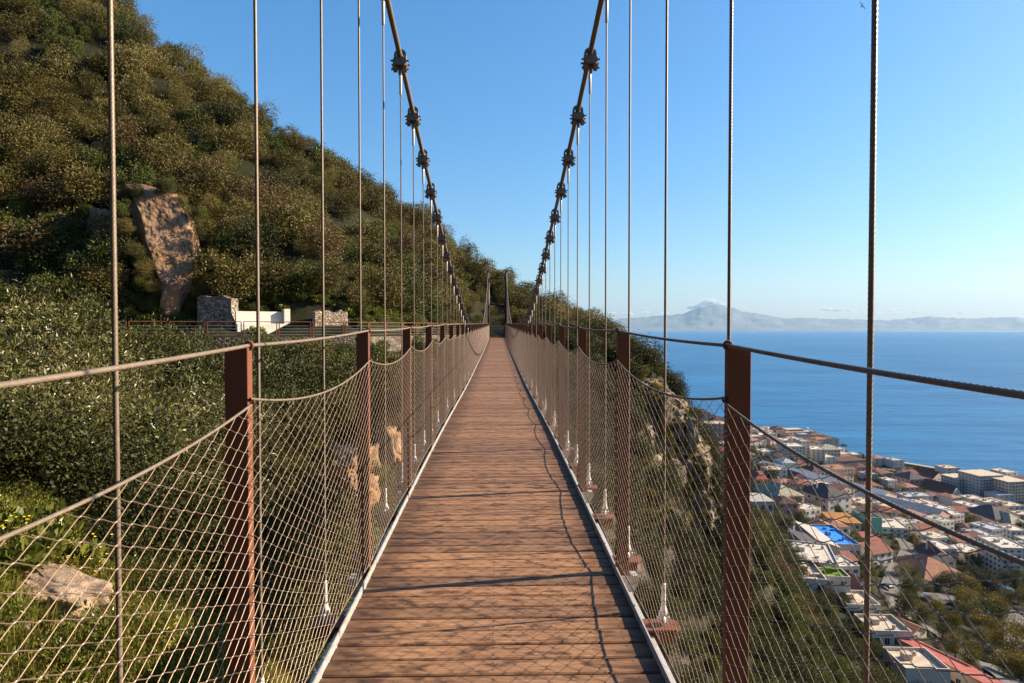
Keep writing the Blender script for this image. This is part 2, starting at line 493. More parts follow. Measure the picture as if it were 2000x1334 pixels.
# ------------------------------------------------------------------ suspension footbridge
def spl(pts):
    xs = np.array([p[0] for p in pts], float); ys = np.array([p[1] for p in pts], float)
    m = np.gradient(ys, xs)
    def f(y):
        i = int(np.clip(np.searchsorted(xs, y) - 1, 0, len(xs) - 2))
        h = xs[i + 1] - xs[i]; t = (y - xs[i]) / h
        return float((2 * t**3 - 3 * t**2 + 1) * ys[i] + (t**3 - 2 * t**2 + t) * h * m[i] + (-2 * t**3 + 3 * t**2) * ys[i + 1] + (t**3 - t**2) * h * m[i + 1])
    return f
zd = spl([(-12, -1.76), (-5, -1.73), (0, -1.70), (2.9, -1.67), (7.3, -1.60), (9.5, -1.585), (12, -1.595), (16, -1.62), (24, -1.57), (33, -1.5), (45, -1.36), (55, -1.22), (65, -1.06), (72, -1.0)])
zr = spl([(-6, -0.22), (0, -0.115), (2.14, -0.062), (4.1, -0.02), (6.1, 0.002), (8.1, 0.033), (14, 0.09), (20, 0.13), (40, 0.27), (60, 0.41), (66, 0.45)])
def zc(y): return -0.37 + 0.005 * (y - 32.0) ** 2
SP = 1.97; Y0 = 0.17; NP = 34                # posts
PYS = [Y0 + SP * k for k in range(NP)]
XP, XH = 0.83, 1.0
bridge = tag(empty('suspension_bridge', (0, 30, -1.6)), 'brown pedestrian suspension bridge with timber deck, netted railings and steel cables', 'bridge')
BO = Vector((0, 30, -1.6))
def bpart(name, mb, mats, parent=bridge, **k):
    """world coordinate part parented to the bridge"""
    mb.v = [(x - BO.x, y - BO.y, z - BO.z) for x, y, z in mb.v]
    return mb.build(name, mats, parent, **k)

# deck planks
def wood_mat():
    m, N, L, b = new_mat('weathered_deck_timber')
    t = N.new('ShaderNodeTexCoord'); g = N.new('ShaderNodeNewGeometry')
    # every plank samples its own piece of wood
    cmb = N.new('ShaderNodeCombineXYZ'); ml = N.new('ShaderNodeMath'); ml.operation = 'MULTIPLY'; ml.inputs[1].default_value = 37.0
    L.new(g.outputs['Random Per Island'], ml.inputs[0]); L.new(ml.outputs[0], cmb.inputs[2]); L.new(ml.outputs[0], cmb.inputs[0])
    add = N.new('ShaderNodeVectorMath'); L.new(t.outputs['Object'], add.inputs[0]); L.new(cmb.outputs[0], add.inputs[1])
    mp = N.new('ShaderNodeMapping'); mp.inputs['Scale'].default_value = (2.2, 34, 34); L.new(add.outputs[0], mp.inputs[0])
    grain = noise_node(N, L, 2.2, 7, 0.7, mp.outputs[0], 0.6)
    mp2 = N.new('ShaderNodeMapping'); mp2.inputs['Scale'].default_value = (2.6, 7, 7); L.new(add.outputs[0], mp2.inputs[0])
    blot = noise_node(N, L, 2.6, 5, 0.62, mp2.outputs[0])
    col = ramp(N, [(0.3, (0.10, 0.050, 0.024)), (0.5, (0.25, 0.132, 0.068)), (0.72, (0.40, 0.24, 0.138))])
    L.new(grain.outputs[0], col.inputs[0])
    st = ramp(N, [(0.52, (0, 0, 0)), (0.63, (0.85, 0.85, 0.85))]); L.new(blot.outputs[0], st.inputs[0])
    c = mixc(N, L, st.outputs[0], col.outputs[0], (0.055, 0.028, 0.016))
    # darker ends along both edges
    sx = N.new('ShaderNodeSeparateXYZ'); L.new(t.outputs['Object'], sx.inputs[0])
    ab = N.new('ShaderNodeMath'); ab.operation = 'ABSOLUTE'; L.new(sx.outputs[0], ab.inputs[0])
    wob = N.new('ShaderNodeMath'); wob.operation = 'MULTIPLY_ADD'; wob.inputs[1].default_value = 0.5; L.new(blot.outputs[0], wob.inputs[0]); L.new(ab.outputs[0], wob.inputs[2])
    er = N.new('ShaderNodeMapRange'); er.inputs[1].default_value = 0.74; er.inputs[2].default_value = 1.06; er.inputs[4].default_value = 0.85
    L.new(wob.outputs[0], er.inputs[0])
    c = mixc(N, L, er.outputs[0], c, (0.06, 0.03, 0.018))
    pr = ramp(N, [(0, (0.66, 0.66, 0.68)), (0.5, (1.0, 0.98, 0.95)), (1, (1.22, 1.18, 1.1))]); L.new(g.outputs['Random Per Island'], pr.inputs[0])
    c = mixc(N, L, 1.0, c, pr.outputs[0], 'MULTIPLY')
    def mth(op, a, b_=None):
        q = N.new('ShaderNodeMath'); q.operation = op
        for k, v in enumerate((a, b_)):
            if v is None: continue
            if isinstance(v, (int, float)): q.inputs[k].default_value = v
            else: L.new(v, q.inputs[k])
        return q.outputs[0]
    # rusty screw heads, two at each plank end and two over the middle bearer
    fr = mth('FRACT', mth('DIVIDE', mth('ADD', sx.outputs[1], 33.0), 0.141))
    dy = mth('MULTIPLY', mth('SUBTRACT', mth('ABSOLUTE', mth('SUBTRACT', fr, 0.5)), 0.23), 0.141)
    dx = mth('MINIMUM', mth('ABSOLUTE', mth('SUBTRACT', ab.outputs[0], 0.70)), ab.outputs[0])
    dd = mth('SQRT', mth('ADD', mth('MULTIPLY', dx, dx), mth('MULTIPLY', dy, dy)))
    sc_ = mth('LESS_THAN', dd, 0.0055)
    c = mixc(N, L, sc_, c, (0.03, 0.018, 0.012))
    L.new(c, b.inputs['Base Color'])
    b.inputs['Roughness'].default_value = 0.62; b.inputs['Specular IOR Level'].default_value = 0.3
    bump(N, L, b, grain.outputs[0], 0.35, 0.006)
    return m
M['wood'] = wood_mat()
rng = random.Random(4)
mb = MB(); y = -3.0; pitch = 0.141
while y < 65.6:
    z = zd(y + 0.07); s = (zd(y + 0.13) - zd(y)) / 0.13
    dz0 = rng.uniform(-0.0022, 0.0022); dz1 = rng.uniform(-0.0022, 0.0022); tw = rng.uniform(-0.0015, 0.0015)
    g = 0.0065; c = 0.007
    x0, x1 = -0.815 + rng.uniform(-.004, .004), 0.815 + rng.uniform(-.004, .004)
    ya, yb = y + g, y + pitch - g
    prof = [(ya, -0.035), (ya, -c), (ya + c, 0), (yb - c, 0), (yb, -c), (yb, -0.035)]
    vs = [(x, py, z + s * (py - y - 0.07) + pz + (dz0 if x < 0 else dz1) + tw * (1 if py > y + .07 else -1)) for x in (x0, x1) for py, pz in prof]
    n = 6
    fs = [tuple(range(n)), tuple(range(2 * n - 1, n - 1, -1))] + [((k + 1) % n, k, n + k, n + (k + 1) % n) for k in range(n)]
    mb.add(vs, fs); y += pitch
bpart('deck', mb, M['wood'])

# galvanised edge angles, edge beams
for sgn in (-1, 1):
    mb = MB(); y = -3.0
    while y < 65.3:
        L_ = min(SP * 2, 65.4 - y)
        ks = np.linspace(y + 0.004, y + L_ - 0.004, 5)
        for a, b_ in zip(ks[:-1], ks[1:]):
            for (xa, xb, za, zb) in ((0.818, 0.826, -0.06, 0.043),):
                x0, x1 = sorted((sgn * xa, sgn * xb))
                vs = [(x, yy, zd(yy) + zz) for zz in (za, zb) for (x, yy) in ((x0, a), (x1, a), (x1, b_), (x0, b_))]
                mb.add(vs, [(3, 2, 1, 0), (4, 5, 6, 7), (0, 1, 5, 4), (1, 2, 6, 5), (2, 3, 7, 6), (3, 0, 4, 7)])
        y += L_
    bpart('edge_trim', mb, M['galv'])
    mb = MB()
    ks = np.arange(-3.0, 65.3, SP / 2)
    for a, b_ in zip(ks[:-1], ks[1:]):
        x0, x1 = sorted((sgn * 0.835, sgn * 0.925))
        vs = [(x, yy, zd(yy) + zz) for zz in (-0.30, -0.122) for (x, yy) in ((x0, a), (x1, a), (x1, b_), (x0, b_))]
        mb.add(vs, [(3, 2, 1, 0), (4, 5, 6, 7), (0, 1, 5, 4), (1, 2, 6, 5), (2, 3, 7, 6), (3, 0, 4, 7)])
    bpart('edge_beam', mb, M['galv'])

# posts, each with rope rings and a galvanised foot gusset
def post_meshes():
    H = 1.0
    p = MB(); p.box(XP, XP + 0.079, -0.0205, 0.0205, -0.28, 1.615)
    pm = p.mesh('post', M['rust_paint'], bevel=0.002)
    r = MB(); r.ring((XP + 0.004, 0, 1.622), 0.0135, 0.0055, 'y', 16, 8); r.box(XP + 0.002, XP + 0.02, -0.006, 0.006, 1.600, 1.622)
    rm = r.mesh('rope_ring', M['rust_paint'], True)
    r2 = MB(); r2.ring((XP - 0.004, 0, 1.43), 0.009, 0.004, 'y', 12, 6); r2.box(XP - 0.004, XP + 0.003, -0.005, 0.005, 1.42, 1.44)
    r2m = r2.mesh('net_ring', M['rust_paint'], True)
    g = MB(); g.prism([(0.828, -0.02), (0.975, -0.02), (0.975, -0.055), (0.93, -0.16), (0.90, -0.16), (0.86, -0.1), (0.828, -0.075)], -0.036, -0.026)
    g.box(0.925, 0.965, -0.05, 0.03, -0.02, -0.010)
    gm = g.mesh('foot_gusset', M['galv'])
    return pm, rm, r2m, gm
pm, rm, r2m, gm = post_meshes()
for y in PYS:
    for sgn in (-1, 1):
        h = (zr(y) - zd(y)) / 1.622
        o = link('post', pm, bridge, Vector((0, y, zd(y))) - BO, (0, 0, 0), (sgn, 1, h))
        for nm, me in (('rope_ring', rm), ('net_ring', r2m), ('foot_gusset', gm)):
            link(nm, me, o)

# twisted ropes: a star section that turns along the run
def rope_mesh(name, pts, rad, mat, lobes=7, pitch=0.11, step=0.006, depth=0.80):
    P_ = np.array([tuple(p) for p in pts], float)
    seg = np.linalg.norm(np.diff(P_, axis=0), axis=1); s = np.concatenate([[0], np.cumsum(seg)])
    n = max(3, int(s[-1] / step))
    t = np.linspace(0, s[-1], n)
    Cn = np.stack([np.interp(t, s, P_[:, k]) for k in range(3)], -1)
    T = np.gradient(Cn, axis=0); T /= np.linalg.norm(T, axis=1)[:, None]
    ref = np.array([0, 0, 1.0]) if abs(T[0, 2]) < 0.9 else np.array([1.0, 0, 0])
    A1 = np.cross(T, ref); A1 /= np.linalg.norm(A1, axis=1)[:, None]; B1 = np.cross(T, A1)
    k = lobes * 2
    ang = (2 * np.pi * np.arange(k) / k)[None] + (2 * np.pi * t / (pitch * 1.0))[:, None] / 1.0
    r = np.where(np.arange(k) % 2 == 0, rad, rad * depth)[None]
    VV = Cn[:, None] + (A1[:, None] * np.cos(ang)[..., None] + B1[:, None] * np.sin(ang)[..., None]) * r[..., None]
    i = np.arange(n - 1)[:, None] * k; j = np.arange(k)[None]; j2 = (j + 1) % k
    Qd = np.stack([i + j, i + j2, i + k + j2, i + k + j], -1).reshape(-1, 4)
    return quads_mesh(name, VV.reshape(-1, 3), Qd, mat, True)
def railpts(sgn, ya, yb, n):
    out = []
    for y in np.linspace(ya, yb, n):
        u = ((y - Y0) / SP) % 1.0
        out.append((sgn * (XP + 0.004), y - BO.y, zr(y) - 0.012 * 4 * u * (1 - u) - BO.z))
    return out
for sgn in (-1, 1):
    hr = link('handrail_rope', rope_mesh('handrail_rope', railpts(sgn, -2.0, 9.0, 180), 0.0072, M['rope'], 7, 0.10, 0.0055), bridge)
    mb = MB(); mb.tube(railpts(sgn, 9.0, 65.2, 230), 0.0075, 6)
    mb.build('far_rope', M['rope'], hr)

# net panels, one mesh shared by all
def net_meshes():
    nc, nr_ = 17, 23
    H = 1.345
    def pt(u, v):
        top = 1.43 - 0.085 * 4 * u * (1 - u); bot = 0.085 + 0.04 * 4 * u * (1 - u)
        return Vector((0.0, u * SP, bot + (top - bot) * v))
    def node(i, j): return (i / (2 * nc), j / (2 * nr_))    # i + j even
    wires = MB(); knots = wires
    rw = 0.00122
    for j in range(2 * nr_):
        for i in range(2 * nc + 1):
            if (i + j) % 2: continue
            for di in (-1, 1):
                if not 0 <= i + di <= 2 * nc: continue
                u0, v0 = node(i, j); u1, v1 = node(i + di, j + 1)
                pts = []
                for tu, tv in ((0, 0), (0.16, 0.09), (0.84, 0.91), (1, 1)):
                    pts.append(pt(u0 + (u1 - u0) * tu, v0 + (v1 - v0) * tv))
                wires.tube(pts, rw, 4, False)
    wires.mi = 1
    for j in range(1, 2 * nr_):
        for i in range(2 * nc + 1):
            if (i + j) % 2: continue
            u, v = node(i, j); p = pt(u, v)
            a, b_, c = 0.0026, 0.0052, 0.0024
            knots.add([p + Vector(q) for q in ((a, 0, 0), (-a, 0, 0), (0, b_, 0), (0, -b_, 0), (0, 0, c), (0, 0, -c))],
                      [(0, 2, 4), (2, 1, 4), (1, 3, 4), (3, 0, 4), (2, 0, 5), (1, 2, 5), (3, 1, 5), (0, 3, 5)])
    ropes = [rope_mesh('border_rope', [pt(u, vv) + Vector((0, 0, 0.0)) for u in np.linspace(0, 1, 25)], rr_, M['rope'], 6, 0.07, 0.007) for vv, rr_ in ((1, 0.0052), (0, 0.0045))]
    return wires.mesh('netting', [M['net'], M['knot']]), ropes
nm_, ropes_ = net_meshes()
for k in range(-1, NP - 1):
    ya = Y0 + SP * k; yb = ya + SP
    for sgn in (-1, 1):
        sl = math.atan2(zd(yb) - zd(ya), SP)
        h = (zr(ya + 1) - zd(ya + 1)) / 1.622
        o = link('net_panel', nm_, bridge, Vector((sgn * (XP - 0.008), ya, zd(ya))) - BO, (sl, 0, 0), (1, 1, h))
        for rp in ropes_: link('border_rope', rp, o)

# main cables
for sgn in (-1, 1):
    ys = np.concatenate([np.linspace(-4.2, 68, 120), [68.6, 74]])
    pts = [(sgn * XH, y - BO.y, (zc(y) if y <= 68 else (zc(68) - (0.15 if y < 69 else 3.0))) - BO.z) for y in ys]
    mb = MB(); mb.tube(pts, 0.028, 12)
    mb.build('main_cable', M['cable'], bridge, smooth=True)

# hangers with clamp and sockets
def clamp_mesh():
    m = MB()
    # saddle arch over the cable
    n = 12; vs = []; fs = []
    prof = []
    for k in range(n + 1):
        g = math.pi * k / n
        prof.append((math.cos(g), math.sin(g)))
    out = [(0.064 * c, 0.064 * s + 0.01) for c, s in prof] + [(-0.064, -0.09)]
    inn = [(0.043 * c, 0.043 * s + 0.01) for c, s in prof] + [(-0.043, -0.09)]
    out = [(0.064, -0.09)] + out; inn = [(0.043, -0.09)] + inn
    for k in range(len(out) - 1):
        a, b_, c, d = out[k], out[k + 1], inn[k + 1], inn[k]
        vs = [(p[0], y, p[1]) for y in (-0.032, 0.032) for p in (a, b_, c, d)]
        m.add(vs, [(0, 1, 2, 3), (7, 6, 5, 4), (0, 4, 5, 1), (2, 6, 7, 3), (1, 5, 6, 2), (0, 3, 7, 4)])
    # clamp halves below, with lugs and bolts
    m.prism([(-0.05, -0.03), (0.05, -0.03), (0.07, -0.06), (0.072, -0.1), (0.05, -0.125), (-0.05, -0.125), (-0.072, -0.1), (-0.07, -0.06)], -0.05, 0.05)
    for sx in (-1, 1):
        m.prism([(sx * 0.03, -0.12), (sx * 0.06, -0.115), (sx * 0.078, -0.14), (sx * 0.07, -0.165), (sx * 0.03, -0.165)], -0.03, 0.03)
        for yy in (-0.034, 0.034):
            m.tube([(sx * 0.046, yy, -0.07), (sx * 0.096, yy, -0.07)], 0.010, 6)
        m.tube([(sx * 0.05, 0, -0.146), (sx * 0.092, 0, -0.146)], 0.012, 6)
    m.prism([(-0.02, -0.125), (0.02, -0.125), (0.014, -0.21), (-0.014, -0.21)], -0.012, 0.012)
    return m.mesh('cable_clamp', M['cable'])
def top_socket():
    m = MB(); m.lathe([(0.009, -0.40), (0.0135, -0.395), (0.0145, -0.23), (0.017, -0.20), (0.012, -0.19)], 10)
    return m.mesh('upper_socket', M['white_fit'], True)
def low_socket():
    m = MB()
    m.lathe([(0.0095, 0.245), (0.0125, 0.24), (0.0145, 0.11), (0.019, 0.095), (0.024, 0.075), (0.020, 0.06)], 10)
    m.prism([(-0.026, 0.075), (-0.012, 0.075), (-0.012, 0.012), (-0.026, 0.02)], -0.014, 0.014)
    m.prism([(0.012, 0.075), (0.026, 0.075), (0.026, 0.02), (0.012, 0.012)], -0.014, 0.014)
    m.tube([(-0.036, 0, 0.038), (0.036, 0, 0.038)], 0.011, 8)
    m.ring((0, 0, 0.03), 0.022, 0.009, 'x', 12, 6)
    m.box(-0.012, 0.012, -0.02, 0.02, 0.0, 0.02)
    return m.mesh('lower_socket', M['white_fit'])
def bracket_mesh():
    m = MB()
    pl = [(0.80, -0.07), (1.06, -0.07), (1.09, -0.045), (1.09, 0.045), (1.06, 0.07), (0.80, 0.07)]
    # plate in x,y, extruded in z
    n = len(pl)
    vs = [(x, y, -0.098) for x, y in pl] + [(x, y, -0.086) for x, y in pl]
    m.add(vs, [tuple(range(n - 1, -1, -1)), tuple(range(n, 2 * n))] + [(k, (k + 1) % n, n + (k + 1) % n, n + k) for k in range(n)])
    m.box(0.80, 1.07, -0.006, 0.006, -0.2, -0.098)
    m.box(0.88, 0.96, -0.033, -0.018, -0.086, -0.0845)
    m.box(0.88, 0.96, 0.018, 0.033, -0.086, -0.0845)
    return m.mesh('hanger_bracket', M['rust_paint'])
cl_m, ts_m, ls_m, br_m = clamp_mesh(), top_socket(), low_socket(), bracket_mesh()
HYS = [1.645 + 0.985 * k for k in range(-1, 64)]
far_h = MB()
cnt = 0
for k, y in enumerate(HYS):
    if y > 64: break
    zb, zt = zd(y) - 0.086, zc(y)
    sl = math.atan(0.01 * (y - 32.0))
    for sgn in (-1, 1):
        y = HYS[k] + (0.025 if sgn < 0 else -0.06)
        short = zt - 0.4 < zb + 0.25
        pts = [(sgn * XH, y, zb + 0.2), (sgn * XH, y, zt - 0.2)]
        if cnt < 100:
            lp = [(0, 0, p[2] - zb) for p in pts]
            if y < 6.2: me = rope_mesh('hanger', lp, 0.0075, M['rope'], 7, 0.10, 0.006)
            else:
                t = MB(); t.tube(lp, 0.0072, 6); me = t.mesh('hanger', M['rope'])
            o = link('hanger', me, bridge, Vector((sgn * XH, y, zb)) - BO)
            link('lower_socket', ls_m, o)
            link('hanger_bracket', br_m, o, (-sgn * XH, 0, 0.086), (0, 0, 0), (sgn, 1, 1))
            link('cable_clamp', cl_m, o, (0, 0, zt - zb), (sl, 0, 0))
            if not short: link('upper_socket', ts_m, o, (0, 0, zt - zb))
            cnt += 1
        else:
            far_h.tube(pts, 0.0085, 5)
            far_h.box(sgn * XH - 0.05, sgn * XH + 0.05, y - 0.04, y + 0.04, zt - 0.10, zt + 0.05)
            far_h.tube([(sgn * XH, y, zt - 0.4), (sgn * XH, y, zt - 0.2)], 0.014, 5)
tag(bpart('far_hangers', far_h, M['cable']), kind='stuff')

# far tower
tw = link('tower', None, bridge, Vector((0, 68, -1.2)) - BO)
for sgn in (-1, 1):
    mb = MB(); mb.tube([(sgn * XH, 0, -1.0), (sgn * XH * 1.0, 0, 7.3)], [0.19, 0.15], 12)
    mb.build('leg', M['dark_brown'], tw, smooth=True)
    mb = MB(); mb.box(sgn * XH - 0.15, sgn * XH + 0.15, -0.16, 0.16, 7.3, 7.42); mb.box(sgn * XH - 0.07, sgn * XH + 0.07, -0.2, 0.2, 7.42, 7.55)
    mb.build('saddle', M['cable'], tw)
for z in (6.68, 3.78):
    mb = MB(); mb.tube([(-XH, 0, z), (XH, 0, z)], 0.075, 10); mb.build('crossbar', M['dark_brown'], tw, smooth=True)

# ------------------------------------------------------------------ labels that single a thing out by landmark
def proj(p):
    x, y, z = p[0] - CAMX, p[1], p[2]
    xr, yr = x * cy_ - y * sy_, x * sy_ + y * cy_
    yc, zc_ = yr * cp_ - z * sp_, yr * sp_ + z * cp_
    return (CX + F * xr / yc, CY - F * zc_ / yc)
ORD = ['', 'second', 'third', 'fourth', 'fifth', 'sixth', 'seventh', 'eighth', 'ninth', 'tenth', 'eleventh', 'twelfth', 'thirteenth', 'fourteenth', 'fifteenth', 'sixteenth', 'seventeenth', 'eighteenth', 'nineteenth', 'twentieth']
USED = {}
def order_label(items, group=None, cat=None):
    """items: (object, description, where); those that read the same get their order from the left"""
    by = {}
    for o, d, wh in items: by.setdefault((d, wh), []).append(o)
    for (d, wh), os_ in by.items():
        os_.sort(key=lambda o: proj(o.location)[0])
        for k, o in enumerate(os_):
            if len(os_) == 1: s = f'{d} {wh}'
            elif k == 0: s = f'leftmost {d} {wh}'
            elif k == len(os_) - 1 and len(os_) > 1: s = f'rightmost {d} {wh}'
            else: s = f'{ORD[min(k, 19)]} from left {d} {wh}'
            tag(o, s, cat, group)

# ------------------------------------------------------------------ foliage meshes
def unit(v): return v / np.maximum(np.linalg.norm(v, axis=-1, keepdims=True), 1e-9)
def crown(name, seed, rx, ry, rz, n, ll, lw, mat, lobes=10, lr=0.5, up=0.3, inner=0.3, zoff=None, spread=0.62, flat=0.55, cl=5.5, cw=0.42):
    g = np.random.default_rng(seed)
    c = unit(g.normal(size=(lobes, 3))) * (g.random((lobes, 1)) ** 0.4) * spread * g.uniform(0.75, 1.25, (lobes, 1))
    c[:, 2] = c[:, 2] * 0.8
    r = lr * g.uniform(0.45, 1.3, lobes)
    k = g.choice(lobes, n, p=r ** 2 / (r ** 2).sum())
    d = unit(g.normal(size=(n, 3)))
    sub = unit(g.normal(size=(lobes * 30, 3)))
    p = c[k] + d * (r[k] * (1 - inner * g.random(n) ** 1.5))[:, None]
    # leaves gather into sprays
    q = np.round(p * cl + g.normal(size=p.shape) * 0.10) / cl
    q = q + np.sin(q * 37.0)[:, [1, 2, 0]] * 0.06
    p = p * (1 - cw) + q * cw + g.normal(size=p.shape) * 0.02
    p = p * (1 + 0.34 * g.random((len(p), 1)) ** 7) * np.array([rx, ry, rz])
    keep = p[:, 2] > -rz * 0.75
    p, d = p[keep], d[keep]; n = len(p)
    dr = unit(d * 0.8 + g.normal(size=(n, 3)) * 0.65 + np.array([0, 0, up]))
    ww = unit(np.cross(dr, unit(d * flat + g.normal(size=(n, 3)) * 0.6)))
    L_ = (ll * g.uniform(0.6, 1.35, n))[:, None]; W_ = (lw * g.uniform(0.7, 1.3, n))[:, None] * 0.5
    p[:, 2] += rz * 0.75 if zoff is None else zoff
    V = np.stack([p, p + dr * L_ * 0.45 + ww * W_, p + dr * L_, p + dr * L_ * 0.45 - ww * W_], 1).reshape(-1, 3)
    return quads_mesh(name, V, np.arange(4 * n).reshape(n, 4), mat)
def tuft(name, seed, n, h, w, lean, rad, mat):
    g = np.random.default_rng(seed)
    a = g.uniform(0, 6.283, n); rr_ = rad * np.sqrt(g.random(n))
    b = np.stack([rr_ * np.cos(a), rr_ * np.sin(a), np.full(n, -0.02)], -1)
    a2 = a + g.normal(size=n) * 0.8
    o = np.stack([np.cos(a2), np.sin(a2), np.zeros(n)], -1); s_ = np.stack([-np.sin(a2), np.cos(a2), np.zeros(n)], -1) * (w / 2)
    hh = (h * g.uniform(0.45, 1.2, n))[:, None]; ln = (lean * g.uniform(0.3, 1.3, n))[:, None]
    m1 = b + o * hh * ln * 0.35 + np.array([0, 0, 1.0]) * hh * 0.6
    t1 = b + o * hh * ln + np.array([0, 0, 1.0]) * hh
    V = np.stack([b - s_, b + s_, m1 + s_ * 0.7, m1 - s_ * 0.7, t1], 1)
    Q1 = np.array([[0, 1, 2, 3]]) + 5 * np.arange(n)[:, None]
    T1 = np.array([[3, 2, 4, 4]]) + 5 * np.arange(n)[:, None]
    me = bpy.data.meshes.new(name)
    V = V.reshape(-1, 3)
    fs = [tuple(q) for q in Q1] + [tuple(t[:3]) for t in T1]
    me.from_pydata([tuple(v) for v in V], [], fs); me.materials.append(mat); me.update()
    return me
def limbs(name, seed, h, r, nb, mat, spread=0.6):
    g = random.Random(seed); m = MB()
    pts = [(0, 0, -0.4), (g.uniform(-.05, .05) * h, g.uniform(-.05, .05) * h, h * 0.35), (g.uniform(-.1, .1) * h, g.uniform(-.1, .1) * h, h * 0.75)]
    m.tube(pts, [r, r * 0.75, r * 0.3], 7)
    for k in range(nb):
        a = g.uniform(0, 6.28); z0 = h * g.uniform(0.2, 0.55); l = h * g.uniform(0.3, 0.55) * spread / 0.6
        b0 = Vector((pts[1][0] * z0 / (h * .35), pts[1][1] * z0 / (h * .35), z0)) if z0 < h * .35 else Vector(pts[1]).lerp(Vector(pts[2]), (z0 - h * .35) / (h * .4))
        e = b0 + Vector((math.cos(a) * l, math.sin(a) * l, l * g.uniform(0.5, 1.0)))
        mid = b0.lerp(e, 0.5) + Vector((0, 0, -0.06 * l))
        m.tube([b0, mid, e], [r * 0.45, r * 0.3, r * 0.1], 5)
    return m.mesh(name, mat, True)

M['olive'] = leaf_mat('olive_scrub_leaf', [(0.027, 0.025, 0.005), (0.068, 0.060, 0.012), (0.128, 0.103, 0.025), (0.220, 0.191, 0.057)])
M['brownleaf'] = leaf_mat('brown_scrub_leaf', [(0.033, 0.021, 0.008), (0.080, 0.052, 0.017), (0.141, 0.096, 0.037), (0.134, 0.108, 0.035)])
M['green'] = leaf_mat('green_scrub_leaf', [(0.020, 0.029, 0.005), (0.044, 0.058, 0.009), (0.080, 0.097, 0.015), (0.139, 0.137, 0.025)])
M['darkgreen'] = leaf_mat('dark_evergreen_leaf', [(0.012, 0.017, 0.004), (0.029, 0.035, 0.008), (0.055, 0.056, 0.013), (0.086, 0.082, 0.023)])  # darkened further to suggest shade among the low near shrubs
M['bright'] = leaf_mat('bright_leaf', [(0.055, 0.075, 0.011), (0.12, 0.135, 0.02), (0.22, 0.20, 0.035)], 0.35, 0.3, 0.4)
M['yellowleaf'] = leaf_mat('yellow_green_leaf', [(0.053, 0.045, 0.004), (0.109, 0.085, 0.008), (0.191, 0.137, 0.014), (0.118, 0.115, 0.013)])
M['nearolive'] = leaf_mat('olive_tree_leaf', [(0.015, 0.017, 0.003), (0.062, 0.062, 0.013), (0.134, 0.125, 0.031), (0.228, 0.204, 0.075)], 0.38, 0.2, 0.45)
M['grass'] = leaf_mat('grass_blade', [(0.09, 0.10, 0.014), (0.17, 0.17, 0.026), (0.26, 0.22, 0.05), (0.32, 0.25, 0.10)], 0.5, 0.3)
M['petal'] = plain('yellow_petal', (0.62, 0.48, 0.03), 0.5, 0, 0.1, 20, 0, 0)
M['bark'] = plain('bark', (0.085, 0.06, 0.045), 0.9, 0, 0.35, 12, 0.3, 0.4)

PR = {}
PR['olive'] = [crown('olive_crown', 11 + k, 1.65, 1.65, 1.75, 6500, 0.125, 0.062, M['olive'], 13, 0.46, 0.3, 0.35, None, 0.75) for k in range(3)]
PR['brown'] = [crown('brown_crown', 21 + k, 1.6, 1.6, 1.6, 6000, 0.12, 0.05, M['brownleaf'], 13, 0.45, 0.3, 0.35, None, 0.75) for k in range(2)]
PR['green'] = [crown('green_crown', 31 + k, 1.45, 1.45, 1.4, 5000, 0.13, 0.07, M['green'], 11, 0.46, 0.3, 0.35, None, 0.75) for k in range(2)]
PR['dark'] = [crown('dark_crown', 41 + k, 1.65, 1.65, 1.8, 6500, 0.13, 0.065, M['darkgreen'], 12, 0.46, 0.3, 0.35, None, 0.75) for k in range(2)]
PR['bright'] = [crown('leafy_crown', 51, 0.7, 0.7, 0.45, 420, 0.22, 0.13, M['bright'], 7, 0.5, 0.5)]
PR['yellow'] = [crown('yellow_crown', 61 + k, 2.0, 2.0, 1.9, 4200, 0.15, 0.09, M['yellowleaf'], 12, 0.5) for k in range(2)]
PR['near'] = [crown('olive_tree_crown', 71 + k, 1.5, 1.5, 1.35, 9500, 0.10, 0.026, M['nearolive'], 20, 0.36, 0.35, 0.45, cl=4.2, cw=0.5, spread=1.05) for k in range(3)]
PR['grass'] = [tuft('grass_tuft', 81, 60, 0.15, 0.007, 0.5, 0.12, M['grass']), tuft('grass_tuft', 82, 60, 0.10, 0.006, 0.8, 0.14, M['grass'])]
PR['spiky'] = [tuft('spiky_tuft', 83, 160, 0.75, 0.012, 0.8, 0.12, M['grass'])]
PR['weed'] = [crown('weed', 91, 0.16, 0.16, 0.12, 190, 0.032, 0.015, M['grass'], 5, 0.5, 0.5), crown('weed', 92, 0.2, 0.2, 0.16, 170, 0.04, 0.016, M['bright'], 5, 0.5, 0.5)]
def flower_mesh():
    m = MB(); g = random.Random(5)
    for k in range(9):
        c = Vector((g.uniform(-.12, .12), g.uniform(-.12, .12), g.uniform(0.1, 0.3)))
        for j in range(4):
            a = j * math.pi / 2 + g.uniform(0, 1); u = Vector((math.cos(a), math.sin(a), 0.4)) * 0.013; w_ = Vector((-math.sin(a), math.cos(a), 0)) * 0.006
            m.add([c, c + u * .6 + w_, c + u, c + u * .6 - w_], [(0, 1, 2, 3)])
    return m.mesh('flower_head', M['petal'])
PR['flower'] = [flower_mesh()]

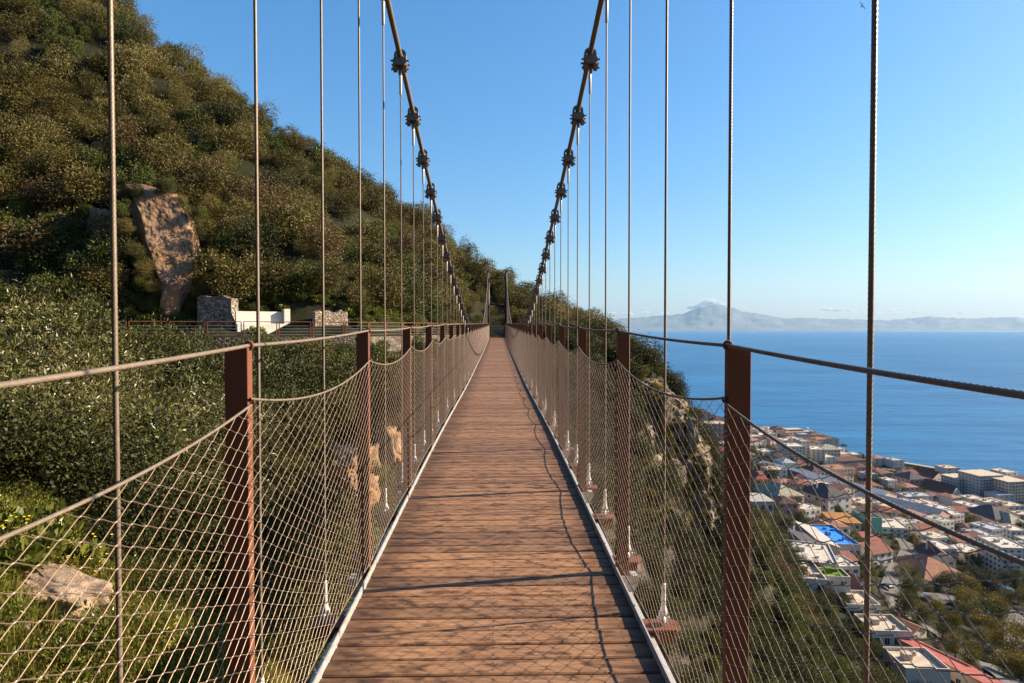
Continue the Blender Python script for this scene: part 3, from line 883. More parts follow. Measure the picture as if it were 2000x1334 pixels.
# ------------------------------------------------------------------ scatter (only for what nobody could count)
def scatter(name, pts, rz, sc, pid, sources, mat=None):
    me = bpy.data.meshes.new(name)
    n = len(pts)
    me.vertices.add(n); me.vertices.foreach_set('co', np.asarray(pts, np.float32).ravel())
    rot = np.random.default_rng(n).normal(0, 0.13, (n, 3)).astype(np.float32); rot[:, 2] = rz
    a = me.attributes.new('rot', 'FLOAT_VECTOR', 'POINT'); a.data.foreach_set('vector', rot.ravel())
    a = me.attributes.new('scl', 'FLOAT_VECTOR', 'POINT'); a.data.foreach_set('vector', np.asarray(sc, np.float32).ravel())
    a = me.attributes.new('pid', 'INT', 'POINT'); a.data.foreach_set('value', np.asarray(pid, np.int32))
    me.update()
    o = link(name, me)
    ng = bpy.data.node_groups.new(name, 'GeometryNodeTree')
    ng.interface.new_socket('Geometry', in_out='INPUT', socket_type='NodeSocketGeometry')
    ng.interface.new_socket('Geometry', in_out='OUTPUT', socket_type='NodeSocketGeometry')
    N, L = ng.nodes, ng.links
    gi, go = N.new('NodeGroupInput'), N.new('NodeGroupOutput')
    def attr(nm, ty):
        q = N.new('GeometryNodeInputNamedAttribute'); q.data_type = ty; q.inputs['Name'].default_value = nm
        return q.outputs['Attribute']
    jn = N.new('GeometryNodeJoinGeometry')
    ra, sa, pa = attr('rot', 'FLOAT_VECTOR'), attr('scl', 'FLOAT_VECTOR'), attr('pid', 'INT')
    for k, src in enumerate(sources):
        oi = N.new('GeometryNodeObjectInfo'); oi.inputs['Object'].default_value = src; oi.inputs['As Instance'].default_value = True
        cmp_ = N.new('FunctionNodeCompare'); cmp_.data_type = 'INT'; cmp_.operation = 'EQUAL'
        ins = [s for s in cmp_.inputs if s.type == 'INT']
        L.new(pa, ins[0]); ins[1].default_value = k
        ip = N.new('GeometryNodeInstanceOnPoints')
        L.new(gi.outputs[0], ip.inputs['Points']); L.new(cmp_.outputs[0], ip.inputs['Selection'])
        L.new(oi.outputs['Geometry'], ip.inputs['Instance'])
        e2r = N.new('FunctionNodeEulerToRotation'); L.new(ra, e2r.inputs[0]); L.new(e2r.outputs[0], ip.inputs['Rotation'])
        L.new(sa, ip.inputs['Scale'])
        L.new(ip.outputs[0], jn.inputs[0])
    L.new(jn.outputs[0], go.inputs[0])
    md = o.modifiers.new('scatter', 'NODES'); md.node_group = ng
    return tag(o, kind='stuff')

# ------------------------------------------------------------------ rocks
def rock_mat(name, cols, stain, sc=0.9):
    m, N, L, b = new_mat(name)
    v = coords(N, L)
    n1 = noise_node(N, L, sc, 8, 0.7, v, 0.4); n2 = noise_node(N, L, sc * 0.6, 4, 0.6, v); n3 = noise_node(N, L, sc * 5, 6, 0.75, v)
    r = ramp(N, [(0.28, cols[0]), (0.5, cols[1]), (0.72, cols[2])]); L.new(n1.outputs[0], r.inputs[0])
    s = ramp(N, [(0.52, (0, 0, 0)), (0.68, (0.8, 0.8, 0.8))]); L.new(n2.outputs[0], s.inputs[0])
    c = mixc(N, L, s.outputs[0], r.outputs[0], stain)
    L.new(c, b.inputs['Base Color']); b.inputs['Roughness'].default_value = 0.9; b.inputs['Specular IOR Level'].default_value = 0.2
    bump(N, L, b, n3.outputs[0], 0.7, 0.06)
    return m
M['limestone'] = rock_mat('limestone', [(0.05, 0.038, 0.026), (0.17, 0.135, 0.10), (0.36, 0.30, 0.24)], (0.13, 0.095, 0.03))
M['tanrock'] = rock_mat('tan_rock', [(0.09, 0.055, 0.035), (0.23, 0.145, 0.09), (0.37, 0.255, 0.17)], (0.26, 0.13, 0.05))
M['paletan'] = rock_mat('pale_tan_rock', [(0.16, 0.11, 0.075), (0.36, 0.26, 0.18), (0.5, 0.39, 0.29)], (0.3, 0.19, 0.09), 4.0)
from mathutils import noise as mnoise
def rock_mesh(name, seed, size, mat, sub=4, rough=0.35, layer=0.5):
    bm = bmesh.new(); bmesh.ops.create_icosphere(bm, subdivisions=sub, radius=1.0)
    off = Vector((seed * 3.7, seed * 1.3, seed * 7.1))
    for v in bm.verts:
        p = v.co.copy()
        q = Vector([math.copysign(abs(c) ** 0.6, c) for c in p])
        n = mnoise.hetero_terrain(p * 1.6 + off, 0.9, 2.1, 6, 0.6) * rough * 0.35
        c = mnoise.voronoi(p * 1.9 + off)[0]
        n += (c[1] - c[0]) * rough * 0.9 - rough * 0.3
        st = math.sin((p.z * 9 + p.x * 2.5 + off.x)) * 0.03 * layer
        q = q * (1 + n + st)
        v.co = Vector((q.x * size[0], q.y * size[1], q.z * size[2]))
    me = bpy.data.meshes.new(name); bm.to_mesh(me); bm.free()
    me.materials.append(mat); me.update()
    return me
def rock(px, py, d, size, seed, label, mat='limestone', rot=(0, 0, 0), group=None, name='rock_outcrop', cat='rock', sub=4, rough=0.35):
    o = link(name, rock_mesh(name, seed, size, M[mat], sub, rough), None, at(px, py, d), rot)
    return tag(o, label, cat, group)
def rock_face(name, rows, mat, label, thick=1.6, nu=70, nv=110, seed=3, amp=0.14, dfun=None):
    """rows: (py, px left, px right, depth left, depth right) from top to bottom"""
    ys = [r_[0] for r_ in rows]; V = []
    off = Vector((seed * 5.1, seed * 2.3, seed))
    for j_ in range(nv):
        py = ys[0] + (ys[-1] - ys[0]) * j_ / (nv - 1)
        l, r_, dl, dr = [float(np.interp(py, ys, [q[k] for q in rows])) for k in (1, 2, 3, 4)]
        for i_ in range(nu):
            t = i_ / (nu - 1)
            e = min(t, 1 - t, j_ / (nv - 1) * 2.2, 0.5)
            wob = 9 * mnoise.noise(Vector((py * 0.03, t * 0.5 + seed, 0.3)))
            pxx = l + (r_ - l) * t + wob * (1 - abs(2 * t - 1) * 0.2)
            p = at(pxx, py, (dfun(pxx, py) if dfun else dl + (dr - dl) * t) + 1.5 * max(0, 0.14 - e) / 0.14)
            a_ = mnoise.ridged_multi_fractal(p * 0.55 + off, 1.0, 2.2, 6, 1.0, 2.0)
            b__ = mnoise.fractal(p * 2.4 + off, 0.7, 2.1, 5)
            strat = abs(((p.z * 0.8 + p.x * 0.55 + 0.5 * mnoise.noise(p * 0.7)) % 1.0) - 0.5)
            p = p + Vector((0.35, -1, 0.1)) * (amp * (a_ - 1.0) * 0.6 + amp * 0.42 * b__ + amp * 0.75 * strat)
            V.append(tuple(p))
    n = len(V)
    Q = [(j_ * nu + i_, (j_ + 1) * nu + i_, (j_ + 1) * nu + i_ + 1, j_ * nu + i_ + 1) for j_ in range(nv - 1) for i_ in range(nu - 1)]
    rim = [i_ for i_ in range(nu)] + [j_ * nu + nu - 1 for j_ in range(1, nv)] + [(nv - 1) * nu + i_ for i_ in range(nu - 2, -1, -1)] + [j_ * nu for j_ in range(nv - 2, 0, -1)]
    V += [(V[k][0] * 1.03, V[k][1] + thick, V[k][2]) for k in rim]
    for k in range(len(rim)):
        k2 = (k + 1) % len(rim); Q.append((rim[k], rim[k2], n + k2, n + k))
    me = quads_mesh(name, V, Q, M[mat]); o = link(name, me)
    return tag(o, label, 'rock')
rock_face('rock_outcrop', [(360, 246, 286, 47.3, 47.4), (383, 248, 356, 46.7, 47.9), (420, 256, 374, 46.2, 47.5), (470, 270, 388, 45.6, 47.0), (520, 292, 392, 45.2, 46.6), (560, 308, 386, 44.8, 46.2), (595, 320, 366, 44.4, 45.4), (625, 326, 352, 44.2, 45.0)], 'tanrock', 'tall tan orange rock face bedded in scrub above the stone wall stub', 1.6, 90, 150)
rock(335, 588, 45.0, (0.6, 0.6, 1.5), 9, 'small rock pillar at the foot of the tall tan rock face', 'tanrock', (0, R(6), 0.4))
rock(205, 440, 49.3, (0.9, 0.8, 1.1), 14, 'shaded rock showing between shrubs left of the tall tan rock face', 'tanrock')
rock(50, 28, 68.5, (1.3, 0.9, 0.5), 15, 'pale rock breaking out of scrub near the upper left corner', 'tanrock', (0, R(25), 0))
rock(200, 290, 57.0, (0.6, 0.6, 0.5), 16, 'small orange rock in scrub high above the tall rock face', 'tanrock')
_gx, _gy = np.linspace(1225, 1415, 12), np.linspace(690, 1050, 14)
_gd = np.array([[min((lambda q: q.y if q is not None else 62.0)(hit(x_, y_, 30)), 62.0) for x_ in _gx] for y_ in _gy])
def cliff_d(px, py):
    fx_ = float(np.clip((px - _gx[0]) / (_gx[1] - _gx[0]), 0, 10.999)); fy_ = float(np.clip((py - _gy[0]) / (_gy[1] - _gy[0]), 0, 12.999))
    i, j = int(fx_), int(fy_); u, v = fx_ - i, fy_ - j
    return float((_gd[j, i] * (1 - u) + _gd[j, i + 1] * u) * (1 - v) + (_gd[j + 1, i] * (1 - u) + _gd[j + 1, i + 1] * u) * v) - 0.9
rock_face('rock_cliff', [(735, 1250, 1292, 0, 0), (780, 1246, 1330, 0, 0), (850, 1252, 1376, 0, 0), (920, 1268, 1394, 0, 0), (980, 1290, 1400, 0, 0), (1035, 1335, 1396, 0, 0)], 'limestone', 'pale craggy limestone cliff face overgrown with plants beyond the right railing', 2.2, 90, 120, 8, 0.62, cliff_d)
CL = [(1300, 800, 57.6, (0.5, 0.5, 1.3), 21), (1350, 850, 57.9, (0.5, 0.5, 1.5), 23), (1372, 915, 57.6, (0.5, 0.5, 1.3), 24), (1322, 925, 55.6, (0.6, 0.5, 1.2), 25), (1258, 850, 53.5, (0.6, 0.6, 0.9), 28)]
its = []
for k, (px, py, d, s, sd) in enumerate(CL):
    o = rock(px, py, d, s, sd, None, 'limestone', (0, R(12), 0.5 + k), name='cliff_rock')
    its.append((o, 'jagged pale limestone crag', 'on the cliff beyond the right railing'))
order_label(its, 'crags on the right cliff', 'rock')
its = []
for k, (px, py, d, s, sd) in enumerate([(655, 930, 26.2, (1.1, 0.9, 1.3), 31), (690, 975, 25.5, (0.8, 0.7, 0.9), 32), (610, 975, 24.5, (0.7, 0.6, 0.6), 33), (758, 872, 33, (0.7, 0.6, 0.9), 34), (705, 905, 28.5, (0.7, 0.7, 0.8), 35)]):
    o = rock(px, py, d, s, sd, None, 'tanrock', (0, 0.2, k), name='gorge_rock')
    its.append((o, 'sunlit pale rock', 'in the gorge seen through the left net'))
order_label(its, 'rocks in the gorge', 'rock')
p = hit(115, 1170)
tag(link('boulder', rock_mesh('boulder', 41, (0.40, 0.20, 0.12), M['paletan'], 5, 0.35), None, p + Vector((0, 0, 0.06)), (0, 0.1, -0.45)), 'flat tan boulder among yellow flowers below the left net', 'rock')
tag(link('boulder', rock_mesh('boulder', 42, (0.14, 0.12, 0.07), M['limestone'], 3, 0.5), None, hit(150, 1215) + Vector((0, 0, 0.02)), (0, 0.1, 0.5)), 'small pale stone just below the flat tan boulder', 'rock')
tag(link('boulder', rock_mesh('boulder', 43, (0.16, 0.12, 0.07), M['limestone'], 3, 0.5), None, hit(5, 1235) + Vector((0, 0, 0.02)), (0, 0.1, 0.5)), 'grey stone in grass at the left edge of the photo', 'rock')

# ------------------------------------------------------------------ path, retaining wall, railing, ruined walls on the left
M['dirt'] = plain('path_earth', (0.30, 0.22, 0.16), 0.95, 0, 0.25, 1.5, 0.3, 0.4)
def rubble_mat(name, cols, sc=5.5, mortar=(0.10, 0.08, 0.06)):
    m, N, L, b = new_mat(name)
    v = coords(N, L, (1, 1, 1.5))
    nz = noise_node(N, L, 3, 3, 0.6, v)
    mxv = mixc(N, L, 0.12, v, nz.outputs[1])
    vo = N.new('ShaderNodeTexVoronoi'); vo.inputs['Scale'].default_value = sc; L.new(mxv, vo.inputs['Vector'])
    ve = N.new('ShaderNodeTexVoronoi'); ve.feature = 'DISTANCE_TO_EDGE'; ve.inputs['Scale'].default_value = sc; L.new(mxv, ve.inputs['Vector'])
    sep = N.new('ShaderNodeSeparateColor'); L.new(vo.outputs['Color'], sep.inputs[0])
    r = ramp(N, [(0, cols[0]), (0.5, cols[1]), (1, cols[2])]); L.new(sep.outputs[0], r.inputs[0])
    e = ramp(N, [(0.02, (1, 1, 1)), (0.09, (0, 0, 0))]); L.new(ve.outputs[0], e.inputs[0])
    L.new(mixc(N, L, e.outputs[0], r.outputs[0], mortar), b.inputs['Base Color'])
    b.inputs['Roughness'].default_value = 0.9
    bump(N, L, b, ve.outputs[0], 1.0, 0.08)
    return m
M['rubble'] = rubble_mat('rubble_stone', [(0.06, 0.045, 0.035), (0.13, 0.105, 0.08), (0.26, 0.215, 0.175)], 5.5, (0.04, 0.03, 0.024))
M['rubblestub'] = rubble_mat('grey_rubble_stone', [(0.10, 0.08, 0.065), (0.22, 0.185, 0.15), (0.42, 0.36, 0.30)], 5.5, (0.05, 0.04, 0.03))
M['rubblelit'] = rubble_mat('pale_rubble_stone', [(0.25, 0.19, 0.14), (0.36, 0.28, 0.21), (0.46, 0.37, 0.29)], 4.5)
M['plaster'] = plain('white_plaster', (0.66, 0.62, 0.55), 0.85, 0, 0.1, 2.0, 0.35, 0.1)
fine = []
pxs_ = np.linspace(-260, 935, 60)
for px in pxs_:
    d = float(np.interp(px, [q[0] for q in PATH], [q[1] for q in PATH])); p = at(px, 640, d); fine.append((p.x, d))
V = []; Q = []
for i, (x, y) in enumerate(fine):
    for t in (0.0, 1.1, 2.2, 3.3):
        V.append((x * (y + t) / y, y + t, PZ + 0.06 + 0.03 * math.sin(i * 2.1 + t)))
for i in range(len(fine) - 1):
    for j in range(3): Q.append((i * 4 + j, i * 4 + j + 1, (i + 1) * 4 + j + 1, (i + 1) * 4 + j))
tag(link('path', quads_mesh('path', V, Q, M['dirt'], True)), kind='structure')
mb = MB()
for i in range(len(fine) - 1):
    (xa, ya), (xb, yb) = fine[i], fine[i + 1]
    n = Vector((yb - ya, -(xb - xa), 0)).normalized() * 0.35
    if xa > -2.2: break
    vs = [(xa, ya, -3.4), (xa + n.x, ya + n.y, -3.4), (xb + n.x, yb + n.y, -3.4), (xb, yb, -3.4), (xa, ya, PZ + 0.12), (xa + n.x, ya + n.y, PZ + 0.12), (xb + n.x, yb + n.y, PZ + 0.12), (xb, yb, PZ + 0.12)]
    mb.add(vs, [(0, 1, 5, 4), (1, 2, 6, 5), (2, 3, 7, 6), (3, 0, 4, 7), (4, 5, 6, 7)])
tag(mb.build('retaining_wall', M['rubble']), 'long stone retaining wall carrying the hillside path below the brown railing', 'wall')
fence = tag(empty('railing', (0, 40, PZ)), 'brown metal railing with wires along the path on the left hillside', 'railing')
FO = Vector((0, 40, PZ))
cum = [0.0]
for a, b_ in zip(fine[:-1], fine[1:]): cum.append(cum[-1] + math.hypot(b_[0] - a[0], b_[1] - a[1]))
tot = cum[-1] - 3.0
fx = lambda s: (float(np.interp(s, cum, [q[0] for q in fine])), float(np.interp(s, cum, [q[1] for q in fine])))
fp = MB(); fp.box(-0.11, -0.05, -0.03, 0.03, 0.05, 1.2); fp.box(0.05, 0.11, -0.03, 0.03, 0.05, 1.2)
fpm = fp.mesh('post', M['rust_paint'])
s = 0.6; ss = []
while s < tot:
    x, y = fx(s); x2, y2 = fx(s + 0.2)
    link('post', fpm, fence, Vector((x, y, PZ)) - FO, (0, 0, math.atan2(y2 - y, x2 - x))); ss.append(s); s += 2.2
def run(z, r, a, b_, n=4):
    m = MB(); m.tube([Vector((*fx(q), PZ + z)) - FO for q in np.linspace(a, b_, n)], r, 5); return m
for a, b_ in zip(ss[:-1], ss[1:]):
    run(1.17, 0.032, a + 0.08, b_ - 0.08, 3).build('top_rail', M['rust_paint'], fence)
wr = MB()
for z in (0.3, 0.5, 0.7, 0.9):
    wr.tube([Vector((*fx(q), PZ + z)) - FO for q in np.linspace(0.6, tot, 160)], 0.006, 4)
wr.build('wires', M['galv'], fence)
def wall_at(px0, px1, pyt, pyb, d, thick, name, label, mat, wob=0.0, cat='wall', rz=0.0, seed=1):
    a, b_ = at(px0, pyb, d), at(px1, pyb, d); zt = at(px0, pyt, d).z; zb = min(a.z, PZ) - 0.4
    o = empty(name, ((a.x + b_.x) / 2, d, PZ)); W = b_.x - a.x; H = zt - PZ
    g = random.Random(seed); m = MB(); n = 9
    xs = [-W / 2 + W * k / n for k in range(n + 1)]; tops = [H + g.uniform(-wob, wob) for _ in xs]
    for k in range(n):
        vs = [(xs[k], 0, zb - PZ), (xs[k + 1], 0, zb - PZ), (xs[k + 1], thick, zb - PZ), (xs[k], thick, zb - PZ), (xs[k], 0, tops[k]), (xs[k + 1], 0, tops[k + 1]), (xs[k + 1], thick, tops[k + 1]), (xs[k], thick, tops[k])]
        m.add(vs, [(0, 1, 5, 4), (2, 3, 7, 6), (4, 5, 6, 7)] + ([(3, 0, 4, 7)] if k == 0 else []) + ([(1, 2, 6, 5)] if k == n - 1 else []))
    bm_me = m.mesh(name, mat); 
    bpy.data.objects.remove(o)
    return tag(link(name, bm_me, None, ((a.x + b_.x) / 2, d, PZ), (0, 0, R(rz))), label, cat)
wall_at(386, 452, 579, 655, 43.9, 1.2, 'stone_wall', 'tall rough rubble stone wall stub beside the dark hollow above the path', M['rubblestub'], 0.12)
wall_at(616, 680, 607, 655, 45.6, 0.8, 'stone_wall', 'low sunlit tan stone wall right of the white plastered wall', M['rubblelit'], 0.14, rz=32, seed=3)
wall_at(67, 88, 624, 668, 37.8, 0.7, 'stone_pillar', 'short white washed pillar beside the railing at far left', M['plaster'], 0.03, 'pillar')
wall_at(453, 476, 617, 655, 44.6, 0.6, 'stone_wall', 'narrow overgrown stone wall between the rubble stub and white wall', M['rubblelit'], 0.2, seed=5)
# white plastered wall with a shaded upper recess
a, b_ = at(478, 655, 45.3), at(564, 655, 45.3); zt = at(478, 606, 45.3).z; W = b_.x - a.x; H = zt - PZ
wh = tag(empty('plastered_wall', ((a.x + b_.x) / 2, 44.3, PZ), R(34)), 'white plastered ruin wall with a ledge and shaded recess above the path', 'wall')
m = MB(); m.box(-W / 2, W / 2, 0, 0.4, -0.4, H * 0.52); m.build('lower_wall', M['plaster'], wh)
m = MB(); m.box(-W / 2, W / 2, 0.4, 0.7, -0.4, H * 0.95); m.build('back_wall', M['plaster'], wh)
m = MB(); m.box(W / 2 + 0.003, W / 2 + 0.42, 0.0, 0.75, -0.4, H + 0.1); m.build('end_pier', M['plaster'], wh)
# gate and rock steps beyond the bridge end
gt = tag(empty('metal_gate', (0, 70.2, -1.0)), 'low grey metal gate of horizontal bars across the far bridge end', 'gate')
for sx in (-0.8, 0.8):
    m = MB(); m.box(sx - 0.05, sx + 0.05, -0.05, 0.05, -0.4, 1.35); m.build('post', M['rust_paint'], gt)
for z in np.arange(0.1, 1.3, 0.16):
    m = MB(); m.box(-0.745, 0.745, -0.02, 0.02, z, z + 0.045); m.build('bar', M['galv'], gt)
V = [(-2.5, 65.2, -1.08), (2.5, 65.2, -1.08), (3.0, 73, -1.0), (-3.0, 73, -1.0)]
tag(link('landing', quads_mesh('landing', V, [(0, 1, 2, 3)], M['dirt'])), kind='structure')
m = MB()
for k in range(6):
    x0 = 3.4 + 1.9 * k
    m.box(x0, x0 + 1.9, 64.0 - 0.25 * k, 64.6 - 0.25 * k, -4.5, -1.25 - 0.16 * k)
tag(m.build('parapet_wall', M['rubblelit']), 'tan stone parapet right of the far bridge end', 'wall')

# ------------------------------------------------------------------ vegetation
veg_rng = np.random.default_rng(77)
pathd = lambda px: np.interp(px, [q[0] for q in PATH], [q[1] for q in PATH])
crestd = lambda px: np.interp(px, [-650, -300, 100, 430, 600, 800, 950, 1085, 1165, 1200], [84, 84, 78, 70, 74, 84, 90, 86, 75, 70])
def pxof(x, y):
    a = np.arctan2(x - CAMX, y) - YAW
    return CX + F * np.tan(a)
def jitter_grid(x0, x1, y0, y1, s, seed):
    g = np.random.default_rng(seed)
    X, Y = np.meshgrid(np.arange(x0, x1, s), np.arange(y0, y1, s))
    X = X + g.uniform(-.48, .48, X.shape) * s; Y = Y + g.uniform(-.48, .48, Y.shape) * s
    return X.ravel(), Y.ravel()
_CP = {}
def cm_pts(me):
    if me.name not in _CP: _CP[me.name] = [tuple(v.co) for i, v in enumerate(me.vertices) if i % 37 == 0]
    return _CP[me.name]
def bush(kind, k, loc, sc, rz=0.0, name='shrub', lean=(0, 0)):
    o = link(name, PR[kind][k % len(PR[kind])], None, loc, (lean[0], lean[1], rz), sc if isinstance(sc, tuple) else (sc, sc, sc))
    return o
def tree(kind, k, loc, h, wd, label=None, name='tree', rz=0.0, tr=0.13, cat='tree', clear=0.25):
    """trunk with limbs and a crown that starts at clear * h"""
    e = tag(empty(name, loc, rz), label, cat)
    cm = PR[kind][k % len(PR[kind])]
    zz = max(c[2] for c in cm_pts(cm)); wx = max(abs(c[0]) for c in cm_pts(cm))
    hs = h * (1 - clear) / zz; ws = wd / 2 / wx
    link('crown', cm, e, (0, 0, h * clear), (0, 0, rz), (ws, ws, hs))
    link('trunk', LIMBS[k % len(LIMBS)], e, (0, 0, 0), (0, 0, rz * 2), (h * 0.8, h * 0.8, h * 0.8))
    return e
LIMBS = [limbs('trunk', 300 + k, 1.0, 0.035, 6, M['bark']) for k in range(3)]

# --- individual shrubs that stand out on the left hill
def hill(px, py, kind, k, sc, sink=0.3):
    p = hit(px, py, 30)
    if p is None: return None
    p.z -= sink
    return bush(kind, k, p, sc, (px * 0.37) % 6.28)
COLN = {'olive': 'olive green shrub', 'brown': 'brownish shrub', 'green': 'fresh green shrub', 'dark': 'dark green shrub'}
its = []
for px, py, kd, sc in [(62, 620, 'dark', 0.9), (150, 600, 'green', 0.9), (215, 580, 'olive', 1.1), (40, 520, 'brown', 1.4), (120, 500, 'olive', 1.5), (215, 520, 'green', 1.2), (90, 420, 'brown', 1.4), (180, 400, 'olive', 1.4), (30, 330, 'olive', 1.4)]:
    its.append((hill(px, py, kd, px, sc), COLN[kd], 'on the slope left of the tall tan rock face'))
for px, py, kd, sc in [(300, 340, 'olive', 1.3), (250, 300, 'brown', 1.3), (345, 325, 'olive', 1.3), (390, 375, 'brown', 1.4), (300, 250, 'olive', 1.3), (370, 250, 'green', 1.2), (430, 305, 'olive', 1.4)]:
    its.append((hill(px, py, kd, px, sc), COLN[kd], 'on the slope above the tall tan rock face'))
for px, py, kd, sc in [(470, 585, 'olive', 1.5), (525, 570, 'olive', 1.2), (590, 575, 'green', 1.2), (640, 575, 'olive', 1.1), (695, 600, 'olive', 0.8), (500, 500, 'dark', 1.3), (560, 480, 'olive', 1.5), (640, 510, 'brown', 1.4)]:
    its.append((hill(px, py, kd, px, sc), COLN[kd], 'on the slope above the white plastered wall'))
for px, py, kd, sc in [(745, 590, 'olive', 1.4), (790, 600, 'dark', 1.4), (840, 600, 'olive', 1.4), (720, 500, 'olive', 1.5), (780, 510, 'brown', 1.4), (850, 540, 'olive', 1.5), (900, 580, 'green', 1.4), (880, 610, 'olive', 1.2)]:
    its.append((hill(px, py, kd, px, sc), COLN[kd], 'on the slope behind the left main cable'))
for px, py, kd, sc in [(200, 65, 'olive', 1.2), (262, 102, 'dark', 1.2), (330, 140, 'olive', 1.2), (436, 185, 'brown', 1.1), (505, 262, 'olive', 1.2), (560, 300, 'olive', 1.1), (650, 360, 'olive', 1.3), (700, 385, 'dark', 1.3), (745, 415, 'olive', 1.2), (800, 445, 'olive', 1.3), (850, 480, 'brown', 1.3), (905, 515, 'olive', 1.3)]:
    its.append((hill(px, py, kd, px, sc, 0.1), COLN[kd], 'on the skyline of the left hill'))
for px, py, kd, sc in [(246, 520, 'olive', 1.0), (262, 585, 'green', 0.9), (395, 420, 'olive', 1.1), (385, 350, 'green', 0.9), (285, 345, 'olive', 0.9)]:
    its.append((hill(px, py, kd, px + 1, sc), 'small ' + COLN[kd], 'around the edge of the tall tan rock face'))
its = [i for i in its if i[0] is not None]
order_label(its, 'shrubs standing out on the left hill', 'shrub')
# flat bare tree on the crest
p = hit(588, 312, 40)
tree('brown', 1, p - Vector((0, 0, 0.3)), 3.3, 5.2, 'bare reddish brown flat topped tree on the hill crest', 'bare_tree', 0.3, clear=0.42)
# --- far bridge end
its = []
for px, py, d, kd, h, wd in [(1000, 640, 80, 'olive', 3.6, 6.0), (1032, 640, 84, 'dark', 3.2, 4.6), (962, 640, 84, 'olive', 3.2, 6.0), (1068, 640, 80, 'olive', 2.2, 3.6), (930, 630, 80, 'olive', 3.2, 6)]:
    p = at(px, py, d); p.z = ztop(p.x, p.y) - 0.3
    its.append((tree(kd, px, p, h, wd, None, 'evergreen_tree', px), 'olive green evergreen tree', 'behind the far bridge tower'))
order_label(its, 'trees behind the far tower', 'tree')
its = []
for px, py, d, kd, sc in [(1100, 652, 73, 'dark', 0.72), (1130, 654, 73, 'dark', 0.8), (1152, 662, 72, 'dark', 0.7), (1172, 672, 66, 'dark', 1.1), (1205, 682, 64, 'green', 1.0), (1228, 690, 63, 'green', 1.0), (1188, 688, 61, 'green', 0.8),
                          (1250, 720, 61.5, 'dark', 1.2), (1272, 745, 62, 'dark', 1.05), (1225, 715, 59, 'dark', 1.1), (1300, 782, 61, 'green', 0.8), (1345, 842, 60, 'dark', 0.75), (1246, 752, 58, 'green', 1.0)]:
    p = at(px, py, d); p.z = min(p.z, ztop(p.x, p.y) + 0.1) - 0.2
    its.append((bush(kd, px, p, sc, px), COLN[kd], 'on top of the cliff right of the bridge'))
order_label(its, 'shrubs on the right cliff top', 'shrub')

# --- olive trees close to the left railing
its = []
for px, py, d, sc, hh in [(60, 800, 9.5, 0.95, 2.05), (170, 815, 9.0, 0.9, 2.0), (285, 830, 10.0, 0.95, 2.05), (-40, 760, 10.5, 1.0, 2.3), (385, 860, 12.5, 1.0, 2.05), (120, 700, 14.0, 1.1, 2.4), (330, 760, 15.0, 1.1, 2.3), (235, 730, 13.0, 1.0, 2.2), (15, 900, 8.0, 0.75, 1.5), (150, 960, 7.4, 0.6, 1.25), (250, 985, 8.6, 0.7, 1.4), (100, 790, 8.6, 0.45, 2.5), (230, 800, 9.4, 0.4, 2.6), (330, 800, 10.8, 0.5, 2.5), (30, 740, 11.5, 0.5, 2.8), (200, 700, 12.0, 0.5, 2.7), (400, 790, 13.5, 0.5, 2.5), (420, 800, 17, 1.0, 2.2), (20, 690, 18.0, 1.2, 2.6), (340, 960, 9.8, 0.75, 1.5)]:
    p = at(px, py, d); p.z = ztop(p.x, p.y) - 0.1
    o = bush('near', px, p, (sc, sc, sc * hh / 2.15), px * 0.7, 'olive_bush')
    its.append((o, 'leafy olive bush', 'just beyond the left railing' if d < 11 else 'behind the front bushes left of the bridge'))
order_label(its, 'olive bushes left of the bridge', 'bush')
its = []
for px, py, d, kd, sc in [(560, 760, 33, 'green', 1.1), (620, 760, 34, 'dark', 1.2), (680, 765, 36, 'dark', 1.2), (520, 790, 28, 'dark', 1.1), (460, 760, 31, 'green', 1.1), (740, 765, 40, 'olive', 1.2), (420, 710, 34, 'olive', 1.0), (800, 760, 44, 'olive', 1.2), (560, 850, 25, 'green', 1.0), (500, 900, 20, 'green', 0.9), (640, 830, 31, 'dark', 1.0)]:
    p = at(px, py, d); p.z = ztop(p.x, p.y) - 0.2
    its.append((bush(kd, px, p, sc, px), COLN[kd], 'in the gorge below the hillside railing'))
order_label(its, 'shrubs in the gorge', 'shrub')

its = []  # mostly the dark leaf colour, which stands in for shade in the gully
for px, py, d, kd, sc in [(360, 1000, 9.6, 'dark', 0.62), (440, 1060, 9.2, 'dark', 0.55), (520, 1040, 11.5, 'dark', 0.66), (350, 1120, 7.4, 'dark', 0.40), (440, 1180, 7.2, 'dark', 0.38), (540, 1170, 9.4, 'dark', 0.5), (560, 1270, 8.0, 'dark', 0.4), (470, 1290, 6.4, 'green', 0.26), (400, 1270, 5.9, 'green', 0.2), (570, 1080, 13.0, 'dark', 0.7), (20, 1000, 6.8, 'dark', 0.42), (110, 990, 7.2, 'dark', 0.45), (200, 1010, 7.0, 'dark', 0.42), (-50, 985, 6.8, 'green', 0.4), (280, 1045, 6.7, 'dark', 0.4), (215, 1085, 5.9, 'dark', 0.22), (330, 1190, 5.6, 'dark', 0.24)]:
    p = at(px, py, d); p.z = ztop(p.x, p.y) - 0.08
    its.append((bush(kd, px, p, sc, px), 'low ' + COLN[kd], 'in shade behind the nearest left netting'))
order_label(its, 'low shrubs behind the nearest left netting', 'shrub')
its = []
for q, px in enumerate(range(-20, 700, 58)):
    d = float(pathd(px)) - 1.6 - 0.6 * (q % 3)
    p = at(px, 640, d); p.z = ztop(p.x, p.y) - 0.15
    kd = ['green', 'dark', 'olive'][q % 3]
    its.append((bush(kd, q, p, (0.85, 0.85, 0.75 + 0.2 * (q % 2)), q), COLN[kd], 'at the foot of the retaining wall'))
order_label(its, 'shrubs along the retaining wall', 'shrub')

